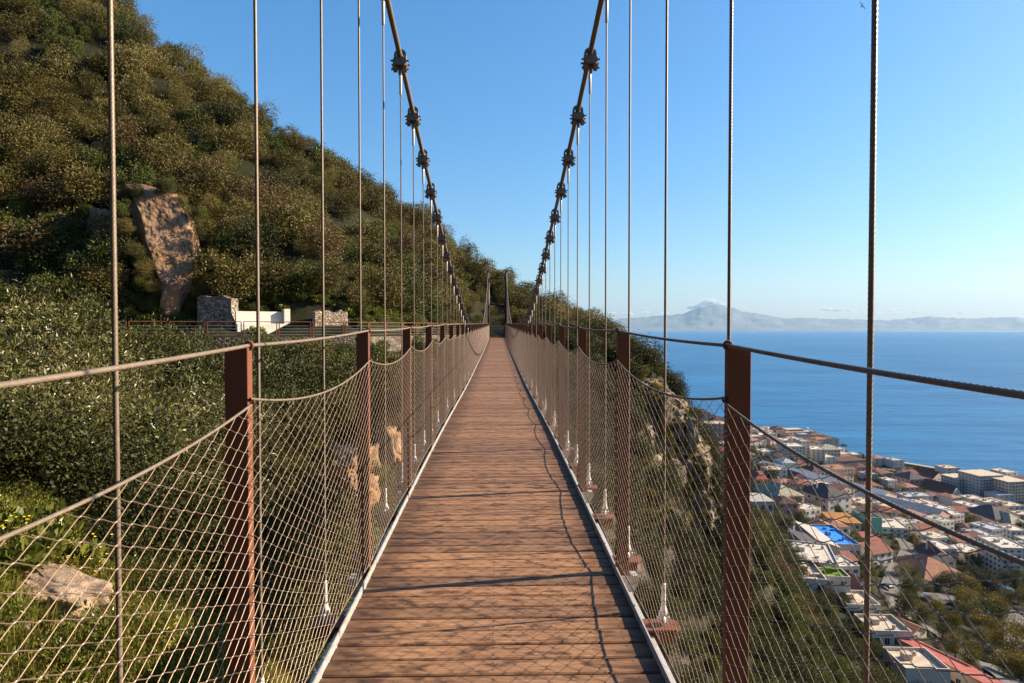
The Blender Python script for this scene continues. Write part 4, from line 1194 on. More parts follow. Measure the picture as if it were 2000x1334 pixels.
# --- uncountable scrub
src = []
for k in ('olive', 'brown', 'green', 'dark', 'bright', 'yellow'):
    for me in PR[k]:
        src.append((k, me))
SRC_OBJ = {}
def source_for(me):
    for o in COL.objects:
        if o.data is me: return o
    return None
def kinds_to_ids(kinds, table):
    g = np.random.default_rng(3)
    ids = {k: [i for i, (kk, _) in enumerate(table) if kk == k] for k in set(kinds)}
    return np.array([g.choice(ids[k]) for k in kinds])
pts = []; kinds = []; scs = []
# left hill
X, Y = jitter_grid(-75, 22, 38, 100, 1.8, 1)
px = pxof(X, Y); pd = pathd(px); cd = crestd(px)
back = np.where(px < 935, pd + 4.9, 68)
ok = (px > -330) & (px < 1180) & (Y > back) & (Y < cd + 8)
ok &= ~((np.abs(X) < 2.6) & (Y < 74)) & ~((px > 985) & (Y > 90))
ok &= ~((px > 258) & (px < 372) & (Y < 47.3)) & ~((px > 372) & (px < 400) & (Y < 49)) & ~((px > 380) & (px < 480) & (Y < 47.5)) & ~((px > 470) & (px < 720) & (Y < 50.0))
X, Y, px = X[ok], Y[ok], px[ok]
Z = tz(X, Y)
nz = fbm(X / 11, Y / 11, 40, 3); n2 = fbm(X / 5, Y / 5, 50, 2)
for x, y, z, a, b_ in zip(X, Y, Z, nz, n2):
    k = 'olive'
    if a > 0.3: k = 'brown'
    elif a < -0.22: k = 'green'
    elif b_ > 0.3: k = 'dark'
    elif b_ < -0.38: k = 'bright'
    if b_ > 0.12 and a < 0.1 and veg_rng.random() < 0.55: continue
    pts.append((x, y, z - 0.25)); kinds.append(k)
    s_ = 0.45 if abs(x) < 6 and y < 80 else (veg_rng.uniform(1.25, 1.7) if veg_rng.random() < 0.07 and y < 72 else 0.5 + 0.75 * veg_rng.random() ** 1.6) * (1.25 if k == 'bright' else 1.0); scs.append((s_ * veg_rng.uniform(.8, 1.3), s_ * veg_rng.uniform(.8, 1.3), min(s_, 1.15) * veg_rng.uniform(.8, 1.5)))
EDGE = [(246, 362, 47.3), (250, 400, 46.4), (260, 440, 45.8), (276, 485, 45.3), (294, 525, 45.0), (310, 565, 44.7), (320, 605, 44.3), (276, 362, 47.4), (312, 366, 47.6), (348, 375, 47.8), (372, 410, 47.4), (386, 450, 47.1), (394, 495, 46.8), (394, 530, 46.4), (386, 570, 46.0), (366, 605, 45.3)]
for px_, py_, d_ in EDGE:
    for q in range(2):
        side = -1 if px_ < 300 or (px_ < 330 and py_ > 500) else 1
        p = at(px_ + side * veg_rng.uniform(2, 20), py_ + veg_rng.uniform(-14, 18), d_ + veg_rng.uniform(-0.5, 0.3))
        pts.append((p.x, p.y, p.z - 0.8)); kinds.append(veg_rng.choice(['olive', 'green', 'olive', 'dark'])); s_ = veg_rng.uniform(0.25, 0.5); scs.append((s_, s_, s_ * 1.1))
n_hill = len(pts)
def flush(name):
    global pts, kinds, scs
    used = [(k, me) for k, me in src if k in set(kinds)]
    objs = [source_for(me) for k, me in used]
    for i, o in enumerate(objs):
        if o is None: raise RuntimeError('no source for ' + used[i][0])
    o = scatter(name, pts, veg_rng.uniform(0, 6.28, len(pts)), scs, kinds_to_ids(kinds, used), objs)
    pts, kinds, scs = [], [], []
    return o
# leafy undergrowth along the path edge, so that every source stands in the scene
its = []
for q, (px_, py_, d) in enumerate([(130, 640, 42.2), (165, 636, 42.4), (200, 640, 42.6), (240, 638, 42.8), (275, 640, 43.0), (320, 640, 43.4), (395, 655, 43.6), (440, 652, 43.9), (500, 660, 43.9), (590, 655, 46.5)]):
    p = at(px_, py_, d); p.z = PZ
    its.append((bush('bright', 0, p, 1.25, q), 'bright broad leaved plant', 'beside the path behind the hillside railing'))
order_label(its, 'leafy plants beside the path', 'plant')
YEL = []
for q, (px_, py_) in enumerate([(1885, 1200), (1920, 1245), (1950, 1215), (1985, 1260), (1900, 1310), (1960, 1320)]):
    p = hit(px_, py_, 60)
    YEL.append((tree('yellow', q, p - Vector((0, 0, .4)), p.y * 62 / F, p.y * 66 / F, None, 'broadleaf_tree', q * 1.3), 'tall yellow green tree', 'in the town park at lower right'))
order_label(YEL, 'yellow green park trees', 'tree')
flush('hillside_scrub')
# gorge walls under the path and below the bridge
X, Y = jitter_grid(-34, 4, 6, 64, 1.35, 2)
px = pxof(X, Y); pd = pathd(px)
ok = (Y < pd - 1.6) & ~((np.abs(X) < 1.9) & (Y > 38)) & (px < 1010) & (np.hypot(X, Y) > 6.5) & ((np.hypot(X, Y) > 17) | (px > 560)) & ((px > 430) | (np.hypot(X, Y) > 22)) & ~((px > 600) & (px < 720) & (Y < 29) & (Y > 20)) & (px > -300)
X, Y = X[ok], Y[ok]; Z = tz(X, Y); nz = fbm(X / 6, Y / 6, 60, 3)
for x, y, z, a in zip(X, Y, Z, nz):
    if a > 0.5: continue
    k = 'green' if a > 0.1 else ('dark' if a > -0.25 else 'olive')
    pts.append((x, y, z - 0.2)); kinds.append(k); s_ = veg_rng.uniform(0.4, 0.85) * min(1.0, 0.3 + 0.035 * math.hypot(x, y)); scs.append((s_, s_, s_ * veg_rng.uniform(.8, 1.3)))
flush('gorge_scrub')
# right flank below the bridge down to the town
Xa, Ya = jitter_grid(1, 135, 18, 330, 2.3, 3); Xb, Yb = jitter_grid(1, 42, 5, 80, 1.25, 13)
kb = (Xa > 42) | (Ya > 80); X = np.concatenate([Xa[kb], Xb]); Y = np.concatenate([Ya[kb], Yb])
px = pxof(X, Y)
Z = tz(X, Y); nz = fbm(X / 14, Y / 14, 70, 3); n2 = fbm(X / 5, Y / 5, 71, 2)
rad = np.hypot(X, Y)
ok = (px > 1020) & ~((X < 2.2) & (Y > 38)) & (px < 1840) & (np.random.default_rng(9).random(len(X)) < np.where(rad < 75, 1.0, 0.62))
ok &= ~((px > 1235) & (px < 1395) & (Y > 53) & (Y < 60.5) & (n2 < 0.15))
lim = np.interp(Y, [24, 100, 150, 200, 250, 330], [90, 92, 96, 102, 118, 140]); ok &= X < lim
for x, y, z, a, b_, r_ in zip(X[ok], Y[ok], Z[ok], nz[ok], n2[ok], rad[ok]):
    k = 'dark'
    if a > 0.2: k = 'olive'
    elif a < -0.3: k = 'green'
    if b_ > 0.42: k = 'brown'
    pts.append((x, y, z - 0.4)); kinds.append(k); s_ = veg_rng.uniform(0.6, 1.2) * (min(0.65, 0.2 + 0.012 * r_) if r_ < 50 else 0.7 if r_ < 85 else 1.15); scs.append((s_, s_, s_ * veg_rng.uniform(.9, 1.3)))
flush('slope_woodland')
# small plants clinging to the cliff
cp = []
for k in range(380):
    px_ = veg_rng.uniform(1225, 1410); py_ = veg_rng.uniform(720, 1030)
    p = hit(px_, py_, 30)
    if p is None or p.y > 64: continue
    q_ = at(px_, py_, cliff_d(px_, py_) - 0.3) if 1245 < px_ < 1398 else p; pts.append((q_.x, q_.y, q_.z - 0.05)); k_ = veg_rng.choice(['yellow', 'green', 'bright', 'yellow']); kinds.append(k_); s_ = veg_rng.uniform(0.09, 0.27) * (1.7 if k_ == 'bright' else 1); scs.append((s_, s_, s_))
for k in range(160):
    px_ = veg_rng.uniform(560, 800); py_ = veg_rng.uniform(800, 1020)
    p = hit(px_, py_, 15)
    if p is None: continue
    pts.append((p.x, p.y, p.z - 0.05)); k_ = veg_rng.choice(['yellow', 'green', 'bright']); kinds.append(k_); s_ = veg_rng.uniform(0.06, 0.2) * (1.4 if k_ == 'bright' else 1); scs.append((s_, s_, s_))
flush('cliff_plants')

for px_ in np.arange(-60, 962, 6.0):
    for q in range(2):
        d = float(pathd(px_)) + veg_rng.uniform(3.5, 5.8 if px_ < 800 else 8.0)
        if 380 < px_ < 700 and d - float(pathd(px_)) < 4.6: continue
        p = at(px_ + veg_rng.uniform(-6, 6), 640, d); z = ztop(p.x, p.y)
        pts.append((p.x, p.y, z - 0.1)); kinds.append(veg_rng.choice(['bright', 'green', 'bright'])); s_ = veg_rng.uniform(0.35, 0.6) * (1.6 if kinds[-1] == 'bright' else 0.9); scs.append((s_, s_, s_))
flush('path_undergrowth')
BOULDER = hit(115, 1170)
# --- meadow at lower left
def ground_scatter(name, n, r0, r1, px0, px1, kind, s0, s1, seed, thin=None):
    g = np.random.default_rng(seed); me = PR[kind]
    objs = []
    for k, m_ in enumerate(me):
        o = source_for(m_)
        if o is None:
            p = hit([120, 180, 240][k % 3] + 35 * len(kind), 1290 - 40 * k) or at(120, 1290, 4.8)
            o = link({'grass': 'grass_tuft', 'weed': 'leafy_weed', 'flower': 'yellow_flowers', 'spiky': 'spiky_grass'}[kind], m_, None, p)
            tag(o, {'grass': 'single fine grass tuft at the meadow bottom edge', 'weed': 'small leafy weed in the lower left meadow', 'flower': 'cluster of yellow flower heads in the lower left grass', 'spiky': 'spiky dry grass clump'}[kind] + (' beside its twin' if k else ''), 'plant')
        objs.append(o)
    a = np.radians(np.array([math.degrees(math.atan((q - CX) / F)) for q in (px0, px1)])) + YAW
    az_ = g.uniform(a[0], a[1], n); r_ = np.sqrt(g.uniform(r0 ** 2, r1 ** 2, n))
    x, y = r_ * np.sin(az_), r_ * np.cos(az_)
    q = fbm(x / 0.8, y / 0.8, seed, 3)
    if thin is not None:
        ok_ = q > thin; x, y = x[ok_], y[ok_]
    ok_ = np.hypot(x - BOULDER.x, (y - BOULDER.y) * 1.4) > 0.42; x, y = x[ok_], y[ok_]
    z = tz(x, y); s_ = g.uniform(s0, s1, len(x))
    return scatter(name, np.stack([x, y, z], -1), g.uniform(0, 6.28, len(x)), np.stack([s_, s_, s_ * g.uniform(.8, 1.3, len(x))], -1), g.integers(0, len(objs), len(x)), objs)
ground_scatter('meadow_grass', 9000, 3.2, 11, -420, 560, 'grass', 0.6, 1.4, 5)
ground_scatter('meadow_weeds', 4200, 3.2, 10, -420, 480, 'weed', 0.4, 1.0, 6, -0.3)
ground_scatter('meadow_flowers', 170, 3.6, 7, -350, 200, 'flower', 0.6, 1.2, 7, 0.1)
its = []
for q, (px_, py_, d) in enumerate([(640, 1240, 12.0), (660, 1180, 13.0), (600, 1270, 10.5), (690, 1150, 14.5)]):
    p = at(px_, py_, d); p.z = ztop(p.x, p.y)
    its.append((link('spiky_grass', PR['spiky'][0], None, p, (0, 0, q), (1.3, 1.3, 1.2)), 'spiky yellow green grass clump', 'below the deck edge on the left'))
order_label(its, 'spiky grass clumps', 'grass')
its = []
for q, (px_, py_) in enumerate([(30, 1060), (70, 1105), (110, 1075), (150, 1120), (20, 1130), (90, 1045)]):
    p = hit(px_, py_)
    if p: its.append((bush('bright', 0, p, 0.42, q, 'leafy_plant'), 'big leaved green plant', 'in shade by the tan boulder at lower left'))
order_label(its, 'big leaved plants by the boulder', 'plant')

# ------------------------------------------------------------------ town
def wallm(n, c): M[n] = plain(n, c, 0.85, 0, 0.08, 0.35, 0.18, 0.05)
for n, c in (('w_white', (0.50, 0.45, 0.385)), ('w_cream', (0.46, 0.36, 0.25)), ('w_beige', (0.42, 0.36, 0.29)), ('w_pink', (0.48, 0.25, 0.21)), ('w_ochre', (0.50, 0.28, 0.09)), ('w_grey', (0.34, 0.33, 0.33)), ('w_red', (0.36, 0.10, 0.08)), ('w_green', (0.20, 0.38, 0.28)), ('w_blue', (0.30, 0.38, 0.46)), ('w_brown', (0.22, 0.15, 0.11)), ('w_orange', (0.42, 0.15, 0.07))): wallm(n, c)
def roofm(n, c, rib=True):
    m, N, L, b = new_mat(n)
    v = coords(N, L)
    n1 = noise_node(N, L, 0.6, 6, 0.7, v); n2 = noise_node(N, L, 5, 3, 0.6, v)
    r = ramp(N, [(0.3, tuple(q * 0.62 for q in c)), (0.7, tuple(min(1, q * 1.22) for q in c))]); L.new(n1.outputs[0], r.inputs[0])
    out = r.outputs[0]
    if rib:
        wv = N.new('ShaderNodeTexWave'); wv.inputs['Scale'].default_value = 0.9; wv.inputs['Distortion'].default_value = 0.6; L.new(v, wv.inputs['Vector'])
        rr_ = ramp(N, [(0, (0.82, 0.82, 0.82)), (0.5, (1.06, 1.06, 1.06))]); L.new(wv.outputs[0], rr_.inputs[0])
        out = mixc(N, L, 1.0, out, rr_.outputs[0], 'MULTIPLY')
    L.new(out, b.inputs['Base Color']); b.inputs['Roughness'].default_value = 0.85
    b.inputs['Specular IOR Level'].default_value = 0.2
    bump(N, L, b, n2.outputs[0], 0.3, 0.05)
    M[n] = m
for n, c in (('r_red', (0.19, 0.075, 0.055)), ('r_terra', (0.28, 0.135, 0.088)), ('r_dark', (0.085, 0.045, 0.038)), ('r_crimson', (0.27, 0.075, 0.065)), ('r_slate', (0.06, 0.06, 0.07)), ('r_grey', (0.33, 0.31, 0.29)), ('r_olive', (0.27, 0.26, 0.19)), ('r_blue', (0.34, 0.35, 0.37))): roofm(n, c)
for n, c in (('r_flat', (0.46, 0.385, 0.30)), ('r_white', (0.48, 0.435, 0.375)), ('r_grass', (0.10, 0.17, 0.015)), ('r_pool', (0.02, 0.22, 0.62)), ('r_darkflat', (0.05, 0.055, 0.065)), ('r_orangeflat', (0.30, 0.145, 0.04))): roofm(n, c, False)
def glass_mat():
    m, N, L, b = new_mat('window_glass')
    oi = N.new('ShaderNodeObjectInfo'); r = ramp(N, [(0, (0.015, 0.018, 0.022)), (1, (0.07, 0.08, 0.09))]); L.new(oi.outputs['Random'], r.inputs[0])
    L.new(r.outputs[0], b.inputs['Base Color']); b.inputs['Roughness'].default_value = 0.15
    return m
M['glass'] = glass_mat()
M['frame'] = plain('window_frame', (0.45, 0.42, 0.38), 0.7, 0, 0.1, 2, 0, 0)
def window_mesh():
    m = MB(); m.mi = 0; m.box(-0.5, 0.5, -0.05, 0.02, 0, 1); m.mi = 1
    m.box(-0.56, 0.56, -0.12, 0.02, -0.09, -0.002); m.box(-0.56, 0.56, -0.07, 0.02, 1.002, 1.06)
    m.box(-0.56, -0.502, -0.07, 0.02, 0, 1); m.box(0.502, 0.56, -0.07, 0.02, 0, 1); m.box(-0.025, 0.025, -0.07, -0.052, 0, 1)
    return m.mesh('window', [M['glass'], M['frame']])
WIN = window_mesh()
FOOT = []                                     # (x, y, radius) of what stands in the town
def house(lab, loc, W, D, H, yaw, wall, roof, rmat, rh=2.0, win=(3, 2), sides=True, cat='house', name='house', group=None, chim=0, over=0.4, found=4.0, extras=None):
    e = tag(empty(name, loc, yaw), lab, cat, group)
    w2 = W / 2
    m = MB()
    if roof == 'gable_y':          # ridge runs front to back, gable wall faces the viewer
        m.prism([(-w2, -found), (w2, -found), (w2, H), (0, H + rh - 0.12), (-w2, H)], 0, D)
    elif roof == 'gable_x':
        m.box(-w2, w2, 0, D, -found, H)
        for sx in (-1, 1):
            vs = [(sx * w2, 0, H), (sx * w2, D, H), (sx * w2, D / 2, H + rh - 0.12), (sx * (w2 - 0.3), 0, H), (sx * (w2 - 0.3), D, H), (sx * (w2 - 0.3), D / 2, H + rh - 0.12)]
            m.add(vs, [(0, 1, 2), (5, 4, 3), (0, 2, 5, 3), (1, 4, 5, 2)])
    elif roof == 'shed':
        vs = [(-w2, 0, -found), (w2, 0, -found), (w2, D, -found), (-w2, D, -found), (-w2, 0, H + rh), (w2, 0, H), (w2, D, H), (-w2, D, H + rh)]
        m.add(vs, [(3, 2, 1, 0), (4, 5, 6, 7), (0, 1, 5, 4), (1, 2, 6, 5), (2, 3, 7, 6), (3, 0, 4, 7)])
    else: m.box(-w2, w2, 0, D, -found, H)
    if roof in ('flat', 'tray'):
        t = 0.22; p = 0.55 if roof == 'flat' else 0.9
        m.box(-w2, w2, 0, t, H + .003, H + p); m.box(-w2, w2, D - t, D, H + .003, H + p); m.box(-w2, -w2 + t, t + .003, D - t - .003, H + .003, H + p); m.box(w2 - t, w2, t + .003, D - t - .003, H + .003, H + p)
    m.build('wall', M[wall], e)
    r = MB(); o = over
    if roof in ('flat', 'tray'):
        r.box(-w2 + .25, w2 - .25, 0.25, D - .25, H + .004, H + .12)
        if W > 5 and D > 5:
            g = random.Random(int(loc[0] * 10)); 
            r.box(-w2 * .5, -w2 * .5 + 1.8, D * .5, D * .5 + 1.8, H + .124, H + 1.5)
            for q in range(g.randint(2, 5)):
                x_, y_, s_ = g.uniform(-.1, .8) * (w2 - 1), g.uniform(.12, .42) * D if g.random() < .5 else g.uniform(.72, .86) * D, g.uniform(.3, .8)
                if g.random() < .4: r.tube([(x_, y_, H + .125), (x_, y_, H + .125 + s_ * 1.6)], s_ * .6, 8)
                else: r.box(x_ - s_, x_ + s_, y_ - s_ * .6, y_ + s_ * .6, H + .125, H + .2 + s_)
    elif roof == 'slab':
        r.box(-w2 - o, w2 + o, -o, D + o, H + .003, H + 0.4)
    elif roof == 'hip':
        k = min(w2, D / 2) * 0.95
        if W >= D: a, b_ = (-w2 + k, D / 2, H + rh), (w2 - k, D / 2, H + rh)
        else: a, b_ = (0, k, H + rh), (0, D - k, H + rh)
        vs = [(-w2 - o, -o, H), (w2 + o, -o, H), (w2 + o, D + o, H), (-w2 - o, D + o, H), a, b_]
        vs = vs[:4] + [(x, y, z + 0.15) for x, y, z in vs[:4]] + vs[4:]
        fs = [(3, 2, 1, 0), (0, 1, 5, 4), (1, 2, 6, 5), (2, 3, 7, 6), (3, 0, 4, 7)]
        if W >= D: fs += [(4, 5, 9, 8), (5, 6, 9), (6, 7, 8, 9), (7, 4, 8)]
        else: fs += [(4, 5, 8), (5, 6, 9, 8), (6, 7, 9), (7, 4, 8, 9)]
        vs = [(x, y, z + 0.004) for x, y, z in vs]
        r.add(vs, fs)
    elif roof == 'gable_y':
        for sx in (-1, 1):
            vs = [(sx * (w2 + o), -o, H - o * rh / w2), (0, -o, H + rh), (0, D + o, H + rh), (sx * (w2 + o), D + o, H - o * rh / w2)]
            vs = [(x, y, z + 0.03) for x, y, z in vs] + [(x, y, z + 0.22) for x, y, z in vs]
            r.add(vs, [(3, 2, 1, 0), (4, 5, 6, 7), (0, 1, 5, 4), (1, 2, 6, 5), (2, 3, 7, 6), (3, 0, 4, 7)])
    elif roof == 'gable_x':
        for y0, y1 in ((-o, D / 2), (D + o, D / 2)):
            vs = [(-w2 - o, y0, H - o * rh / (D / 2)), (w2 + o, y0, H - o * rh / (D / 2)), (w2 + o, y1, H + rh), (-w2 - o, y1, H + rh)]
            vs = [(x, y, z + 0.03) for x, y, z in vs] + [(x, y, z + 0.22) for x, y, z in vs]
            r.add(vs, [(3, 2, 1, 0), (4, 5, 6, 7), (0, 1, 5, 4), (1, 2, 6, 5), (2, 3, 7, 6), (3, 0, 4, 7)])
    elif roof == 'shed':
        vs = [(-w2 - o, -o, H + rh + o * rh / W), (w2 + o, -o, H - o * rh / W), (w2 + o, D + o, H - o * rh / W), (-w2 - o, D + o, H + rh + o * rh / W)]
        vs = [(x, y, z + 0.03) for x, y, z in vs] + [(x, y, z + 0.24) for x, y, z in vs]
        r.add(vs, [(3, 2, 1, 0), (4, 5, 6, 7), (0, 1, 5, 4), (1, 2, 6, 5), (2, 3, 7, 6), (3, 0, 4, 7)])
    ro = r.build('roof', M[rmat], e)
    for k in range(chim):
        c = MB(); x = w2 * (-0.5 + k * 0.9); c.box(x - .35, x + .35, D * .55, D * .55 + .7, H, H + rh + 1.0); c.box(x - .45, x + .45, D * .55 - .1, D * .55 + .8, H + rh + 1.003, H + rh + 1.15)
        c.build('chimney', M[wall], ro)
    nx, ny = win
    if cat == 'apartment block' and ny > 2:
        for j in range(1, ny):
            bm_ = MB(); x0_, x1_ = (-w2 * .55, w2 * .35)
            bm_.box(x0_, x1_, -1.3, -0.004, j * H / ny - .1, j * H / ny + .08); bm_.box(x0_, x1_, -1.3, -1.2, j * H / ny + .084, j * H / ny + 1.0)
            bm_.build('balcony', M[wall], e)
    if nx and ny:
        fh = H / ny
        for j in range(ny):
            for i in range(nx):
                x = -w2 + W * (i + 0.5) / nx
                link('window', WIN, e, (x, 0, j * fh + fh * 0.3), (0, 0, 0), (min(1.5, W / nx * 0.5), 1, fh * 0.45))
            if sides:
                ns_ = max(1, int(round(nx * D / W)))
                for i in range(min(ns_, 6)):
                    link('window', WIN, e, (-w2, D * (i + .5) / min(ns_, 6), j * fh + fh * 0.3), (0, 0, -math.pi / 2), (min(1.4, D / ns_ * 0.5), 1, fh * 0.45))
    FOOT.append((loc[0], loc[1] + D / 2, 0.55 * max(W, D), e))
    if D > 1.6 * W:
        ca, sa = math.cos(yaw), math.sin(yaw)
        FOOT.pop()
        n = int(D / W) + 1
        for k in range(n):
            q = D * (k + .5) / n
            FOOT.append((loc[0] - sa * q, loc[1] + ca * q, 0.62 * W, e))
    return e
LM = []                                       # landmarks (px, py, short name)
def B(short, lab, px, py, wpx, hpx, D, yaw, wall, roof, rmat, rh=2.0, win=(3, 2), **k):
    p = hit(px, py, 90)
    if p is None: return None
    s = p.y / F
    D_ = D if D > 0 else -D * s
    e = house(lab, p, wpx * s, D_, hpx * s, R(yaw), wall, roof, rmat, rh, win, **k)
    if short: LM.append((px, py, short))
    return e
# row along the foot of the slope
B('lowest white row house', 'lowest white flat roofed row house at the bottom edge', 1812, 1352, 88, 40, 9, -4, 'w_white', 'tray', 'r_flat', win=(0, 0))
B('middle white row house', 'middle white flat roofed row house with roof vents', 1742, 1268, 78, 30, 9, -4, 'w_white', 'tray', 'r_flat', win=(4, 1))
B('upper white row house', 'upper white flat roofed row house with dark roof edge', 1687, 1212, 66, 26, 9, -4, 'w_white', 'tray', 'r_flat', win=(4, 1))
B('lower crimson roof', 'long low building with crimson sheet roof at the bottom of the street', 1936, 1362, 55, 24, 20, 18, 'w_beige', 'shed', 'r_crimson', 1.2, (3, 1))
B('crimson street roof', 'long street building under a faded crimson roof with ochre end', 1888, 1322, 52, 12, 34, 22, 'w_cream', 'gable_y', 'r_crimson', 1.4, (2, 1))
B('terracotta street roof', 'long low street building with terracotta tile roof', 1795, 1246, 48, 12, 44, 24, 'w_cream', 'gable_y', 'r_terra', 1.4, (2, 1))
B('green roof house', 'white cube house with a bright grass roof and orange side wall', 1634, 1172, 52, 44, -44, -8, 'w_white', 'flat', 'r_grass', win=(2, 2))
B('skylight house', 'white flat roofed house with a small skylight left of the grass roof', 1590, 1158, 48, 22, 14, -12, 'w_white', 'tray', 'r_flat', win=(2, 1))
B('red roofs by the grass roof', 'house with faded red roof right of the grass roof', 1684, 1165, 42, 20, 20, 14, 'w_beige', 'gable_y', 'r_red', 2.2, (2, 1))
B(None, 'brown roofed house between the faded red roof and upper white row house', 1700, 1186, 44, 14, 16, 14, 'w_white', 'gable_y', 'r_dark', 2.4, (2, 1))
B('long white villa', 'long white flat roofed villa above the skylight house', 1590, 1122, 88, 22, 18, -20, 'w_white', 'flat', 'r_white', win=(5, 1))
B('blue sports court', 'grey building carrying a bright blue sports court on its roof', 1655, 1100, 52, 34, 25, -4, 'w_grey', 'tray', 'r_pool', win=(4, 1), cat='building', name='building')
B('lean-to hall', 'pinkish hall with grey lean-to roof left of the blue court', 1618, 1108, 42, 40, 22, -6, 'w_beige', 'shed', 'r_grey', 2.5, (1, 1), cat='building', name='building')
B(None, 'small hall with dark slate lean-to roof beside the pinkish hall', 1590, 1100, 34, 28, 16, -6, 'w_beige', 'shed', 'r_slate', 1.5, (1, 1), cat='building', name='building')
B('ochre awning building', 'low building with broad ochre orange flat roof above the blue court', 1655, 1036, 52, 14, 18, -10, 'w_cream', 'slab', 'r_orangeflat', win=(3, 1), cat='building', name='building')
B('orange tiled cottage', 'cottage with bright terracotta roof between ochre roof and blue court', 1660, 1050, 26, 14, 10, 20, 'w_white', 'gable_y', 'r_terra', 3, (2, 1))
B('scaffolded house', 'house wrapped in green scaffold netting beside the street', 1708, 1046, 30, 34, 14, 0, 'w_green', 'flat', 'r_darkflat', win=(0, 0))
B('crimson flat roof', 'low house with crimson flat roof below the scaffold netting', 1706, 1066, 34, 10, 12, 0, 'w_beige', 'slab', 'r_crimson', win=(2, 1))
B('white modern house', 'white modern house with stepped flat roofs right of the scaffolding', 1748, 1050, 50, 18, 18, -14, 'w_white', 'flat', 'r_white', win=(4, 2))
B('brown roof white house', 'white house with dark brown gable roof among dark trees', 1838, 1112, 52, 18, 14, -16, 'w_white', 'gable_y', 'r_dark', 4.0, (3, 2), chim=1)
B('big terracotta hall', 'wide hall with large terracotta hip roof and white gable end', 1852, 1140, 108, 8, 24, 6, 'w_white', 'hip', 'r_terra', 6.0, (6, 1), cat='building', name='building')
B('white tower block', 'white tower block with a column of windows at right edge', 1982, 1134, 52, 64, 16, -6, 'w_white', 'flat', 'r_white', win=(4, 6), cat='apartment block', name='apartment_block')
# middle of the slope
B('ochre red roof block', 'ochre house with red roof beside the big right post', 1488, 966, 26, 30, 24, 0, 'w_ochre', 'hip', 'r_crimson', 3.0, (2, 3))
B('grey garage block', 'pale garage block with flat roof below the ochre house', 1490, 1006, 44, 26, 14, 0, 'w_beige', 'slab', 'r_grey', win=(3, 1), cat='building', name='building')
B('olive hip roof house', 'beige house with broad olive grey hip roof', 1545, 996, 62, 26, 20, 14, 'w_cream', 'hip', 'r_olive', 5.0, (4, 2))
B('slate roof villa', 'big white villa with dark slate blue hip roof', 1640, 1008, 60, 36, 22, 18, 'w_white', 'hip', 'r_slate', 6.0, (3, 3), chim=1)
B('dark roof white house', 'white house with many windows and dark hip roof', 1603, 942, 36, 22, 16, 10, 'w_white', 'hip', 'r_dark', 5.0, (4, 2), chim=1)
B('red hip house', 'white house with red brown hip roof behind the scaffold green house', 1567, 926, 30, 16, 14, 6, 'w_white', 'hip', 'r_red', 5.0, (3, 2))
B('pale green house', 'house in pale green netting on the upper slope', 1541, 926, 28, 22, 14, 0, 'w_green', 'hip', 'r_blue', 3.0, (0, 0))
B('brown gable houses', 'long house with brown red gable roof in the middle slope', 1590, 972, 40, 14, 18, 16, 'w_beige', 'gable_y', 'r_red', 4.0, (3, 1))
B(None, 'pink house with brown roof left of the brown red gable', 1560, 948, 36, 14, 16, 16, 'w_pink', 'gable_y', 'r_dark', 4.0, (2, 1))
B('solar roof warehouse', 'long cream warehouse with pale blue metal roof and solar panels', 1737, 994, 46, 26, 110, 24, 'w_cream', 'gable_y', 'r_blue', 3.0, (3, 1), sides=False, cat='warehouse', name='warehouse')
B('grey roof barracks', 'very long pink walled barracks with grey roof', 1842, 1030, 46, 24, 190, 27, 'w_pink', 'gable_y', 'r_grey', 3.6, (3, 1), sides=False, cat='building', name='barracks')
B(None, 'red walled annexe running along the near side of the barracks', 1795, 1016, 22, 20, 60, 27, 'w_red', 'slab', 'r_grey', win=(2, 1), sides=False, cat='building', name='annexe')
B('pink harbour house', 'pink house with slate roof near the harbour pool', 1795, 956, 44, 20, 20, 10, 'w_pink', 'hip', 'r_slate', 5.0, (4, 2))
B('red gable harbour house', 'cream house with dark red gable roof right of the pink house', 1834, 948, 36, 16, 22, 22, 'w_cream', 'gable_y', 'r_dark', 5.0, (3, 2))
B('twin gable house', 'pale house with dark red double gable near the apartment blocks', 1868, 980, 36, 16, 20, 26, 'w_white', 'gable_y', 'r_dark', 6.0, (3, 1))
B(None, 'smaller dark red gabled house left of the double gable', 1846, 968, 30, 14, 16, 26, 'w_beige', 'gable_y', 'r_dark', 5.0, (2, 1))
B('first shore block', 'grey beige shore apartment block, lowest and leftmost of the row', 1888, 972, 36, 37, 18, 8, 'w_grey', 'slab', 'r_flat', win=(5, 6), cat='apartment block', name='apartment_block')
B('tall shore block', 'tallest grey shore apartment block with pale flat roof', 1936, 978, 56, 50, 20, 8, 'w_grey', 'slab', 'r_flat', win=(8, 8), cat='apartment block', name='apartment_block')
B('right shore block', 'shore apartment block cut by the right edge of the photo', 1988, 984, 44, 44, 18, 8, 'w_beige', 'slab', 'r_flat', win=(6, 7), cat='apartment block', name='apartment_block')
B('grey hall', 'large beige hall with dark grey hip roof at the right edge', 1968, 1030, 66, 18, 24, 14, 'w_beige', 'hip', 'r_slate', 6.0, (6, 1), cat='building', name='building')
B('beige hip hall', 'beige building with low sandy hip roof at the right edge below the grey hall', 1990, 1036, 40, 14, 20, 14, 'w_cream', 'hip', 'r_olive', 5.0, (4, 1), cat='building', name='building')
